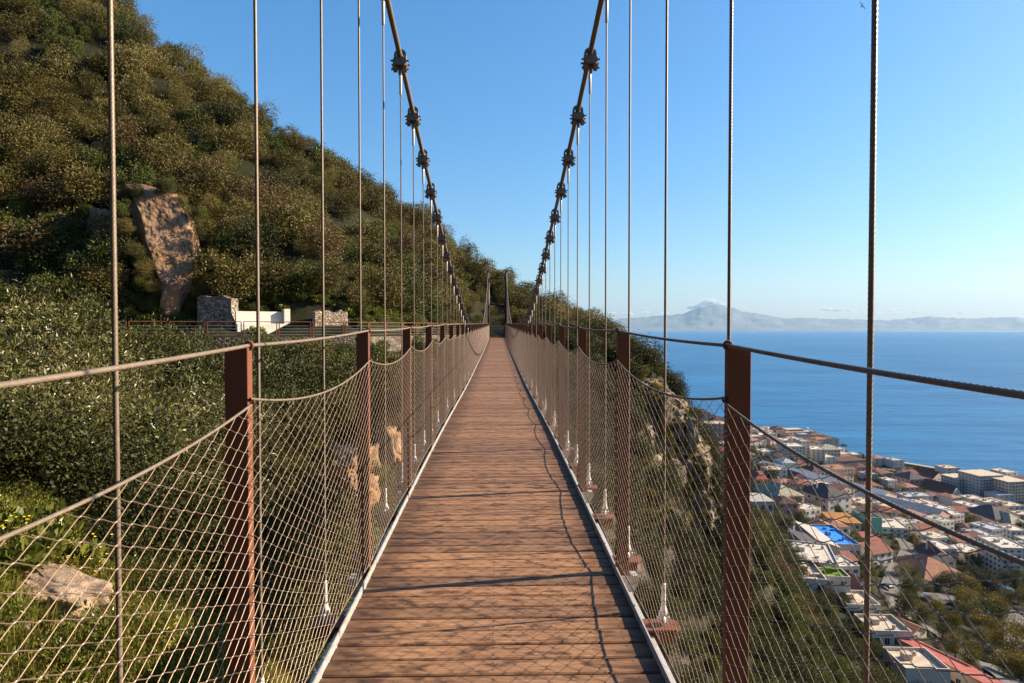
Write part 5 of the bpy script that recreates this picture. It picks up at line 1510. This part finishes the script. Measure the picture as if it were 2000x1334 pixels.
# far end by the coast
B('white apartment towers', 'stepped white apartment block with balconies, leftmost of the white group', 1553, 906, 42, 34, 18, 0, 'w_white', 'flat', 'r_white', win=(6, 6), cat='apartment block', name='apartment_block')
B(None, 'tall narrow white apartment block in the middle of the white group', 1574, 902, 16, 40, 18, 0, 'w_white', 'flat', 'r_white', win=(2, 7), cat='apartment block', name='apartment_block')
B(None, 'white apartment block with bright sunlit end, rightmost of the white group', 1598, 908, 26, 30, 18, -10, 'w_white', 'flat', 'r_white', win=(3, 6), cat='apartment block', name='apartment_block')
B('pale coast block', 'pale coast block standing behind the white apartment group', 1622, 898, 40, 20, 20, 0, 'w_white', 'hip', 'r_olive', 4, (6, 3), cat='apartment block', name='apartment_block')
B('brown terrace block', 'long brown shore block with balcony rows', 1668, 918, 60, 18, 18, 14, 'w_brown', 'slab', 'r_dark', win=(9, 3), cat='apartment block', name='apartment_block')
B('cream stepped flats', 'cream stepped flats with pinkish roofs below the brown shore block', 1648, 930, 50, 14, 16, 14, 'w_cream', 'tray', 'r_terra', win=(6, 2), cat='apartment block', name='apartment_block')
B('cliff side terrace', 'pale pink terrace block just beyond the cliff, left of the big post', 1402, 862, 46, 34, 20, 0, 'w_pink', 'flat', 'r_flat', win=(6, 4), cat='apartment block', name='apartment_block')
B(None, 'pale house with dark red hip roof above the pink terrace', 1404, 832, 26, 10, 18, 0, 'w_pink', 'hip', 'r_dark', 5, (4, 1))
B(None, 'highest house with dark red roof beside the cliff', 1377, 818, 22, 12, 18, 0, 'w_pink', 'hip', 'r_dark', 5, (4, 1))
B('red flat roof block', 'grey block with bright red flat roof between cliff and big post', 1408, 908, 40, 26, 18, 0, 'w_grey', 'slab', 'r_crimson', win=(5, 3), cat='building', name='building')
# fort on the headland
p = hit(1560, 853, 90)
fo = tag(empty('fort', p, R(6)), 'old brown stone fort on the dark headland at the shore', 'fort'); s = p.y / F
m = MB(); m.box(-34 * s, 26 * s, 0, 18, -6, 9 * s); m.box(-22 * s, 14 * s, 4, 16, 9 * s + .01, 13 * s); m.build('wall', M['w_brown'], fo)
m = MB(); m.box(-33 * s, 25 * s, 1, 3.9, 9 * s + .005, 9 * s + .4); m.box(-21 * s, 13 * s, 4.5, 15.5, 13 * s + .005, 13 * s + .4); m.build('roof', M['r_flat'], fo)
# streets
M['asphalt'] = plain('asphalt', (0.085, 0.078, 0.075), 0.9, 0, 0.2, 0.8, 0.2, 0.1)
def street(name, pxs, wd, label=None):
    ps = [hit(*q, 90) for q in pxs]; ps = [q for q in ps if q is not None]
    fine_ = []
    for a, b_ in zip(ps[:-1], ps[1:]):
        n = max(2, int((b_ - a).length / 5))
        for k in range(n): fine_.append(a.lerp(b_, k / n))
    fine_.append(ps[-1])
    V = []; Q = []
    for i, q in enumerate(fine_):
        t = (fine_[min(i + 1, len(fine_) - 1)] - fine_[max(i - 1, 0)]); t.z = 0; t.normalize(); n = Vector((t.y, -t.x, 0))
        for o in (-.5, -.17, .17, .5):
            x, y = q.x + n.x * o * wd, q.y + n.y * o * wd
            V.append((x, y, ztop(x, y) + 0.55))
        FOOT.append((q.x, q.y, wd * 0.5, None))
        if i: Q += [((i - 1) * 4 + j, (i - 1) * 4 + j + 1, i * 4 + j + 1, i * 4 + j) for j in range(3)]
    return tag(link(name, quads_mesh(name, V, Q, M['asphalt'], True)), kind='structure')
street('street', [(1752, 1050), (1768, 1062), (1775, 1080), (1760, 1100), (1745, 1130), (1738, 1160), (1760, 1200), (1830, 1240), (1920, 1300), (1990, 1345)], 6.5)
street('street', [(1560, 1075), (1552, 1055), (1556, 1035), (1545, 1015)], 6)
street('street', [(1990, 1290), (1985, 1240), (1998, 1200)], 7)
street('car_park', [(1800, 1170), (1830, 1172), (1880, 1172)], 9)
street('promenade', [(1690, 908), (1760, 922), (1840, 934)], 8)

# houses that fill the slope
def clear_at(x, y, r):
    for a, b_, c, _ in FOOT:
        if (a - x) ** 2 + (b_ - y) ** 2 < (r + c * 0.92) ** 2: return False
    return True
hg = random.Random(21)
STY = [('w_white', 'white', 'flat', 'r_white', 'flat roof'), ('w_white', 'white', 'flat', 'r_flat', 'sandy flat roof'), ('w_cream', 'cream', 'hip', 'r_red', 'red hip roof'), ('w_white', 'white', 'gable_x', 'r_red', 'red gable roof'), ('w_beige', 'beige', 'flat', 'r_flat', 'sandy flat roof'),
       ('w_pink', 'pink', 'hip', 'r_dark', 'dark red hip roof'), ('w_white', 'white', 'hip', 'r_terra', 'terracotta hip roof'), ('w_cream', 'cream', 'gable_y', 'r_terra', 'terracotta gable roof'), ('w_white', 'white', 'flat', 'r_grey', 'grey flat roof'), ('w_grey', 'grey', 'flat', 'r_blue', 'blue grey flat roof')]
fill = []; TREES = []
ys = 150.0
while ys < 900:
    cell = 11.0 + ys * 0.0105
    xs = 118.0
    while xs < 560:
        x = xs + hg.uniform(-.25, .25) * cell; y = ys + hg.uniform(-.25, .25) * cell
        xs += cell
        z = ztop(x, y); q = proj((x, y, z))
        if z < -147.5 or q[0] > 2040 or q[0] < 1420 or q[1] > 1345: continue
        if q[0] < 1500 and q[1] > 1010: continue
        lim_ = float(np.interp(y, [24, 100, 150, 200, 250, 330, 450, 900], [90, 96, 108, 116, 128, 150, 165, 200]))
        if x < lim_: continue
        park = q[0] > 1745 and q[1] > 1118
        mix = hg.random()
        if park or mix < (0.40 if q[1] > 1000 and q[0] < 1620 else 0.27) or (1800 < q[0] and q[1] < 1000 and mix < 0.45):
            TREES.append((x, y, z, q)); continue
        dense = q[0] > 1745 and 1005 < q[1] < 1118
        st = STY[hg.choice([0, 0, 1, 1, 4, 8, 3, 6, 9, 5]) if dense else hg.randrange(len(STY))]
        W = cell * hg.uniform(0.6, 0.92); D = cell * hg.uniform(0.6, 0.95)
        if not clear_at(x, y + D / 2, 0.5 * max(W, D)): 
            if hg.random() < 0.5: TREES.append((x, y, z, q))
            continue
        H = hg.choice([3.4, 5.5, 6.2, 8.5 if ys > 350 else 6.4])
        nfl = 1 if H < 4 else (2 if H < 7 else 3)
        far = ys > 560
        e = house(None, (x, y, z), W, D, H, R(hg.uniform(-4, 22)), st[0], st[2], st[3], hg.uniform(1.5, 2.6), (2 if far else 3, nfl), sides=ys < 420, chim=1 if hg.random() < 0.25 and st[2] in ('hip', 'gable_x') else 0)
        fill.append((e, f'{["", "low", "two floor", "three floor"][nfl]} {st[1]} house with {st[4]}', q))
    ys += cell
def near_lm(q, reach=1.0):
    best = min(LM, key=lambda l: (l[0] - q[0]) ** 2 + 2.2 * (l[1] - q[1]) ** 2)
    dx, dy = q[0] - best[0], q[1] - best[1]
    if abs(dx) > abs(dy) * 1.6: rel = 'right of' if dx > 0 else 'left of'
    else: rel = 'below' if dy > 0 else 'above'
    return f'{rel} {best[2]}'
order_label([(e, d.replace(' storey', ' storey', 1), near_lm(q)) for e, d, q in fill], 'houses filling the town slope', 'house')
# town trees
its = []
for k, (x, y, z, q) in enumerate(TREES):
    if y > 760 or not clear_at(x, y, 2.0): continue
    park = q[0] > 1800 and q[1] > 1150
    kd = hg.choice(['dark', 'dark', 'olive', 'green', 'brown'] if not park else ['dark', 'green', 'yellow', 'olive', 'yellow'])
    h = hg.uniform(5.5, 9.5) * (1.25 if park else 1); wd = h * hg.uniform(0.75, 1.15)
    nm = {'dark': 'dark green tree', 'olive': 'olive green tree', 'green': 'fresh green tree', 'brown': 'brownish bare looking tree', 'yellow': 'yellow green tree'}[kd]
    e = tree(kd, k, (x, y, z - 0.3), h, wd, None, 'garden_tree', k * 1.1, clear=0.12)
    its.append((e, nm, near_lm(q)))
for px, py, kd, h, wd in [(1572, 892, 'dark', 40, 14), (1808, 1098, 'dark', 26, 30), (1795, 1080, 'brown', 34, 36), (1846, 1078, 'dark', 28, 24), (1900, 1110, 'dark', 40, 46), (1855, 1155, 'dark', 44, 60), (1765, 1130, 'olive', 40, 40), (1780, 1170, 'dark', 44, 44), (1880, 1180, 'dark', 40, 40),
                      (1810, 1215, 'olive', 44, 44), (1840, 1250, 'dark', 44, 46), (1870, 1262, 'dark', 44, 44), (1685, 1112, 'green', 36, 40), (1700, 1128, 'green', 34, 34), (1865, 965, 'yellow', 26, 28), (1822, 962, 'yellow', 26, 20), (1935, 975, 'olive', 26, 40), (1722, 1010, 'dark', 24, 36), (1985, 1300, 'dark', 50, 50), (1990, 1180, 'olive', 40, 40), (1935, 1160, 'dark', 36, 40),
                      (1560, 1020, 'dark', 30, 34), (1600, 1040, 'olive', 30, 44), (1535, 1045, 'dark', 40, 36), (1510, 1010, 'dark', 34, 30), (1500, 940, 'green', 30, 44), (1470, 900, 'green', 30, 40), (1575, 1072, 'green', 26, 30), (1640, 1052, 'olive', 22, 30), (1800, 975, 'yellow', 22, 40)]:
    p = hit(px, py, 90)
    if p is None: continue
    nm = {'dark': 'big dark green tree', 'olive': 'big olive green tree', 'green': 'big fresh green tree', 'brown': 'big brownish bare tree', 'yellow': 'big yellow green tree'}[kd]
    s = p.y / F
    its.append((tree(kd, px, p - Vector((0, 0, .3)), h * s, wd * s, None, 'broadleaf_tree', px, clear=0.12), nm, near_lm((px, py))))
order_label(its, 'trees in the town', 'tree')
# woodland floor and gardens between the houses
X, Y = jitter_grid(110, 520, 140, 760, 7.0, 8)
Z = tz(X, Y)
for x, y, z in zip(X, Y, Z):
    if z < -147 or not clear_at(x, y, 1.0): continue
    q = proj((x, y, z))
    if not 1420 < q[0] < 2040 or q[1] > 1345: continue
    k = veg_rng.choice(['dark', 'olive', 'green', 'brown'], p=[.4, .3, .2, .1])
    pts.append((x, y, z - 0.3)); kinds.append(k); s_ = veg_rng.uniform(0.6, 1.35); scs.append((s_, s_, s_))
for px0, px1, py0, py1, n in [(1500, 1600, 845, 872, 70), (1590, 1660, 868, 886, 30), (1420, 1500, 842, 900, 60), (1460, 1580, 1000, 1080, 120)]:
    for k in range(n):
        p = hit(veg_rng.uniform(px0, px1), veg_rng.uniform(py0, py1), 90)
        if p is None or not clear_at(p.x, p.y, 1.0): continue
        pts.append((p.x, p.y, p.z - .4)); kinds.append(veg_rng.choice(['dark', 'green', 'olive'])); s_ = veg_rng.uniform(1.0, 1.9); scs.append((s_, s_, s_ * .8))
flush('garden_scrub')

# swimming pool, parked cars
M['pool'] = plain('pool_water', (0.02, 0.30, 0.62), 0.1, 0, 0.1, 0.5, 0, 0.05)
p = hit(1957, 1148, 90); s = p.y / F
po = tag(empty('swimming_pool', p + Vector((0, 0, .6)), R(30)), 'small bright blue swimming pool with white rim among trees at right', 'pool')
m = MB(); m.box(-6 * s, 6 * s, -20 * s, 20 * s, -2.5, 0.1); m.build('basin', M['w_white'], po)
m = MB(); m.box(-4.6 * s, 4.6 * s, -18 * s, 18 * s, 0.104, 0.16); m.build('water', M['pool'], po)
M['tyre'] = plain('tyre', (0.02, 0.02, 0.02), 0.8, 0, 0.1, 5, 0, 0)
def paint(n, c):
    m, N, L, b = new_mat(n); b.inputs['Base Color'].default_value = rgb(c); b.inputs['Roughness'].default_value = 0.25; b.inputs['Coat Weight'].default_value = 0.5; M[n] = m
for n, c in (('p_white', (0.7, 0.7, 0.7)), ('p_silver', (0.4, 0.42, 0.44)), ('p_dark', (0.03, 0.035, 0.05)), ('p_red', (0.4, 0.03, 0.03))): paint(n, c)
def car_parts():
    b = MB(); b.prism([(-2.1, 0.3), (2.1, 0.3), (2.15, 0.75), (1.2, 0.9), (0.55, 1.42), (-1.2, 1.42), (-1.8, 0.95), (-2.15, 0.85)], -0.86, 0.86)
    g = MB(); g.prism([(1.02, 0.95), (0.52, 1.36), (-1.12, 1.36), (-1.6, 0.98)], -0.872, 0.872)
    w_ = MB(); w_.tube([(0, -0.1, 0), (0, 0.1, 0)], 0.32, 12)
    return b, g.mesh('side_windows', M['glass']), w_.mesh('wheel', M['tyre'])
cb, cgm, cwm = car_parts()
CARB = {k: cb.mesh('body', M[k], False, 0.06) for k in ('p_white', 'p_silver', 'p_dark', 'p_red')}
def car(px, py, rz, kp, label):
    p = hit(px, py, 90)
    if p is None: return
    e = tag(empty('parked_car', p + Vector((0, 0, .62)), R(rz)), label, 'car', 'cars parked in the town')
    link('body', CARB[kp], e); link('window', cgm, e)
    for x in (-1.3, 1.3):
        for y in (-0.8, 0.8): link('wheel', cwm, e, (x, y, 0.32))
car(1552, 1060, 80, 'p_white', 'white car on the steep street left of the blue sports court')
car(1556, 1048, 80, 'p_silver', 'silver car just up the street from the white car')
car(1836, 985, 20, 'p_white', 'white car parked beyond the grey roofed barracks')
car(1830, 980, 20, 'p_dark', 'dark car parked beyond the grey roofed barracks')
car(1812, 1172, 70, 'p_dark', 'dark car under trees in front of the terracotta hall')
car(1995, 1262, 60, 'p_silver', 'silver car at the lower right edge beside yellow trees')
car(1732, 1150, 110, 'p_dark', 'dark car in shade on the curving street')

# harbour mole with openings, bathing pool behind it
M['mole'] = plain('mole_stone', (0.34, 0.27, 0.21), 0.9, 0, 0.2, 0.6, 0.3, 0.2)
mo = tag(empty('harbour_mole', (0, 0, SEA_Z)), 'curved stone harbour mole with a row of openings enclosing the bathing pool', 'mole')
def seapt(px, py, z=SEA_Z): r = ray(px, py); d = z / r[2]; return Vector((CAMX + r[0] * d, d, 0))
mp = [seapt(*q) for q in [(1700, 905), (1730, 908), (1765, 911), (1795, 916), (1822, 921), (1860, 926), (1905, 929)]]
pc = [a.lerp(b_, k / 5) for a, b_ in zip(mp[:-1], mp[1:]) for k in range(5)] + [mp[-1]]
def strip(za, zb, o0, o1, pick=None):
    m = MB()
    for i, (a, b_) in enumerate(zip(pc[:-1], pc[1:])):
        if pick and not pick(i): continue
        t = (b_ - a).normalized(); n = Vector((t.y, -t.x, 0))
        vs = [(a + n * o0), (b_ + n * o0), (b_ + n * o1), (a + n * o1)]
        m.add([(v.x, v.y, za) for v in vs] + [(v.x, v.y, zb) for v in vs], [(3, 2, 1, 0), (4, 5, 6, 7), (0, 1, 5, 4), (1, 2, 6, 5), (2, 3, 7, 6), (3, 0, 4, 7)])
    return m
strip(-3, 1.6, -2.5, 2.5).build('base', M['mole'], mo)
strip(3.6, 4.4, -2.6, 3.2).build('walkway', M['mole'], mo)
pm_ = MB()
for i in range(len(pc) - 1):
    for f_ in (0.0, 0.5):
        q = pc[i].lerp(pc[i + 1], f_)
        m = MB(); m.box(q.x - .6, q.x + .6, q.y - .9, q.y + .9, 1.6, 3.6); m.build('pillar', M['mole'], mo)
strip(1.6, 3.6, -2.4, -1.0).build('sea_wall', M['w_brown'], mo)
def rocks_along(px0, py0, px1, py1, n, label):
    m = MB(); g = random.Random(3)
    for k in range(n):
        q = seapt(px0 + (px1 - px0) * k / n, py0 + (py1 - py0) * k / n)
    return None
# breakwater boulders below the mole: one heap nobody could count
m = MB(); g = random.Random(8)
for i in range(len(pc) - 1):
    t = (pc[i + 1] - pc[i]).normalized(); n = Vector((t.y, -t.x, 0))
    for k in range(7):
        q = pc[i].lerp(pc[i + 1], g.random()) + n * g.uniform(-7, -3); s = g.uniform(0.7, 1.8)
        m.box(q.x - s, q.x + s, q.y - s * .8, q.y + s * .8, SEA_Z - 2, SEA_Z + s * g.uniform(0.5, 1.2), g.uniform(0, 3))
tag(m.build('breakwater_boulders', M['w_brown']), kind='stuff')

# motor boat and gull
p = seapt(1577, 838); bo = tag(empty('motor_boat', (p.x, p.y, SEA_Z), R(200)), 'tiny white motor boat on the sea beyond the fort', 'boat')
m = MB()
sec = [(-3.5, 1.1, 0.0), (0, 1.3, 0), (2.5, 0.8, 0.1), (4.2, 0.05, 0.4)]
vs = []
for x, w_, z in sec: vs += [(x, -w_, 1.0 + z), (x, w_, 1.0 + z), (x, w_ * .5, -0.3), (x, -w_ * .5, -0.3)]
fs = [(0, 1, 2, 3)] + [(i * 4 + a, i * 4 + (a + 1) % 4, (i + 1) * 4 + (a + 1) % 4, (i + 1) * 4 + a) for i in range(3) for a in range(4)] + [(15, 14, 13, 12)]
m.add(vs, fs); m.build('hull', M['p_white'], bo)
m = MB(); m.prism([(-1.6, 1.0), (1.2, 1.0), (0.6, 2.2), (-1.4, 2.2)], -0.8, 0.8); m.build('cabin', M['p_white'], bo)
def gull(px, py, d):
    m = MB()
    m.tube([(-0.28, 0, 0.02), (-0.16, 0, 0), (0, 0, -0.01), (0.14, 0, 0.01), (0.22, 0, 0.03), (0.29, 0, 0.02)], [0.015, 0.045, 0.06, 0.045, 0.032, 0.008], 8)
    for s in (-1, 1):
        sec = [(0.02, 0.04, 0.10, 0.02), (0.28, 0.07, 0.09, 0.16), (0.50, 0.02, 0.06, 0.14), (0.66, -0.08, 0.01, 0.08)]
        for (y0, x0, c0, z0), (y1, x1, c1, z1) in zip(sec[:-1], sec[1:]):
            vs = [(x0, s * y0, z0), (x1, s * y1, z1), (x1 - c1 * 1.3, s * y1, z1), (x0 - c0 * 1.5, s * y0, z0)]
            vs += [(x, y, z - 0.012) for x, y, z in vs]
            m.add(vs, [(0, 1, 2, 3), (7, 6, 5, 4), (0, 4, 5, 1), (1, 5, 6, 2), (2, 6, 7, 3), (3, 7, 4, 0)])
    m.add([(-0.24, 0.03, 0.02), (-0.24, -0.03, 0.02), (-0.40, -0.07, 0.03), (-0.40, 0.07, 0.03), (-0.32, 0, 0.0)], [(0, 1, 2, 3), (1, 0, 4), (2, 1, 4), (3, 2, 4), (0, 3, 4)])
    o = m.build('gull', M['w_grey'], None, True); o.location = at(px, py, d); o.rotation_euler = (R(62), R(10), R(80))
    tag(o, 'small gull gliding high in the upper right sky', 'bird')
gull(1683, 12, 75)

# ------------------------------------------------------------------ clouds over the far coast
cm_ = bpy.data.materials.new('cloud'); cm_.use_nodes = True; cn = cm_.node_tree.nodes; cn.remove(cn['Principled BSDF'])
cv = cn.new('ShaderNodeVolumePrincipled'); cv.inputs['Color'].default_value = (1, 1, 1, 1); cv.inputs['Density'].default_value = 0.005; cv.inputs['Anisotropy'].default_value = 0.0
cm_.node_tree.links.new(cv.outputs[0], cn['Material Output'].inputs['Volume'])
M['cloud'] = cm_
def cloud(pxs, d, label, seed):
    g = random.Random(seed); bm = bmesh.new()
    for px, py, r in pxs:
        for k in range(9):
            c = at(px + g.uniform(-1, 1) * r * 1.7, py - abs(g.gauss(0, .38)) * r * 0.8, d + g.uniform(-300, 300)); rr_ = r * g.uniform(0.35, 0.8) * d / F
            mt = Matrix.Translation(c) @ Matrix.Diagonal((1.5, 1.0, 0.55, 1))
            vs = bmesh.ops.create_icosphere(bm, subdivisions=3, radius=rr_, matrix=mt)['verts']
            for v in vs:
                q = v.co - c
                v.co = c + q * (1 + 0.55 * mnoise.fractal(v.co * (2.2 / rr_), 0.8, 2.0, 4))
    me = bpy.data.meshes.new('cloud'); bm.to_mesh(me); bm.free(); me.materials.append(M['cloud'])
    me.polygons.foreach_set('use_smooth', [True] * len(me.polygons))
    tag(link('cloud', me), label, 'cloud')
cloud([(1362, 602, 8), (1376, 597, 9), (1394, 595, 9), (1412, 596, 7), (1385, 592, 7)], 37000, 'white cloud cap sitting on the highest far mountain', 1)
cloud([(1592, 606, 4), (1612, 605, 6), (1640, 606, 7), (1665, 607, 5), (1690, 609, 3)], 38000, 'long flat white cloud right of the mountain over the far coast', 2)
cloud([(1740, 607, 4), (1760, 605, 4)], 38000, 'small faint cloud right of the long flat cloud', 3)
cloud([(1848, 604, 3), (1860, 601, 4)], 38000, 'small puff of cloud at far right above the coast', 4)

cloud([(1195, 612, 4), (1225, 614, 5), (1260, 611, 5), (1300, 613, 4)], 38500, 'low faint cloud bank left of the highest far mountain', 5)
cloud([(1715, 612, 4), (1750, 614, 5), (1790, 611, 4), (1830, 613, 5), (1880, 612, 4)], 39000, 'low flat cloud bank at far right along the mountain tops', 6)
# ------------------------------------------------------------------ haze
hm = bpy.data.materials.new('haze'); hm.use_nodes = True; hn = hm.node_tree.nodes
hn.remove(hn['Principled BSDF'])
pv = hn.new('ShaderNodeVolumePrincipled')
pv.inputs['Color'].default_value = (0.40, 0.67, 1.0, 1)
pv.inputs['Density'].default_value = HAZE
pv.inputs['Anisotropy'].default_value = 0.1
hm.node_tree.links.new(pv.outputs[0], hn['Material Output'].inputs['Volume'])
m = MB(); m.box(-36000, 36000, -400, 34500, SEA_Z - 60, 1420)
hz = m.build('haze', hm); tag(hz, kind='stuff')
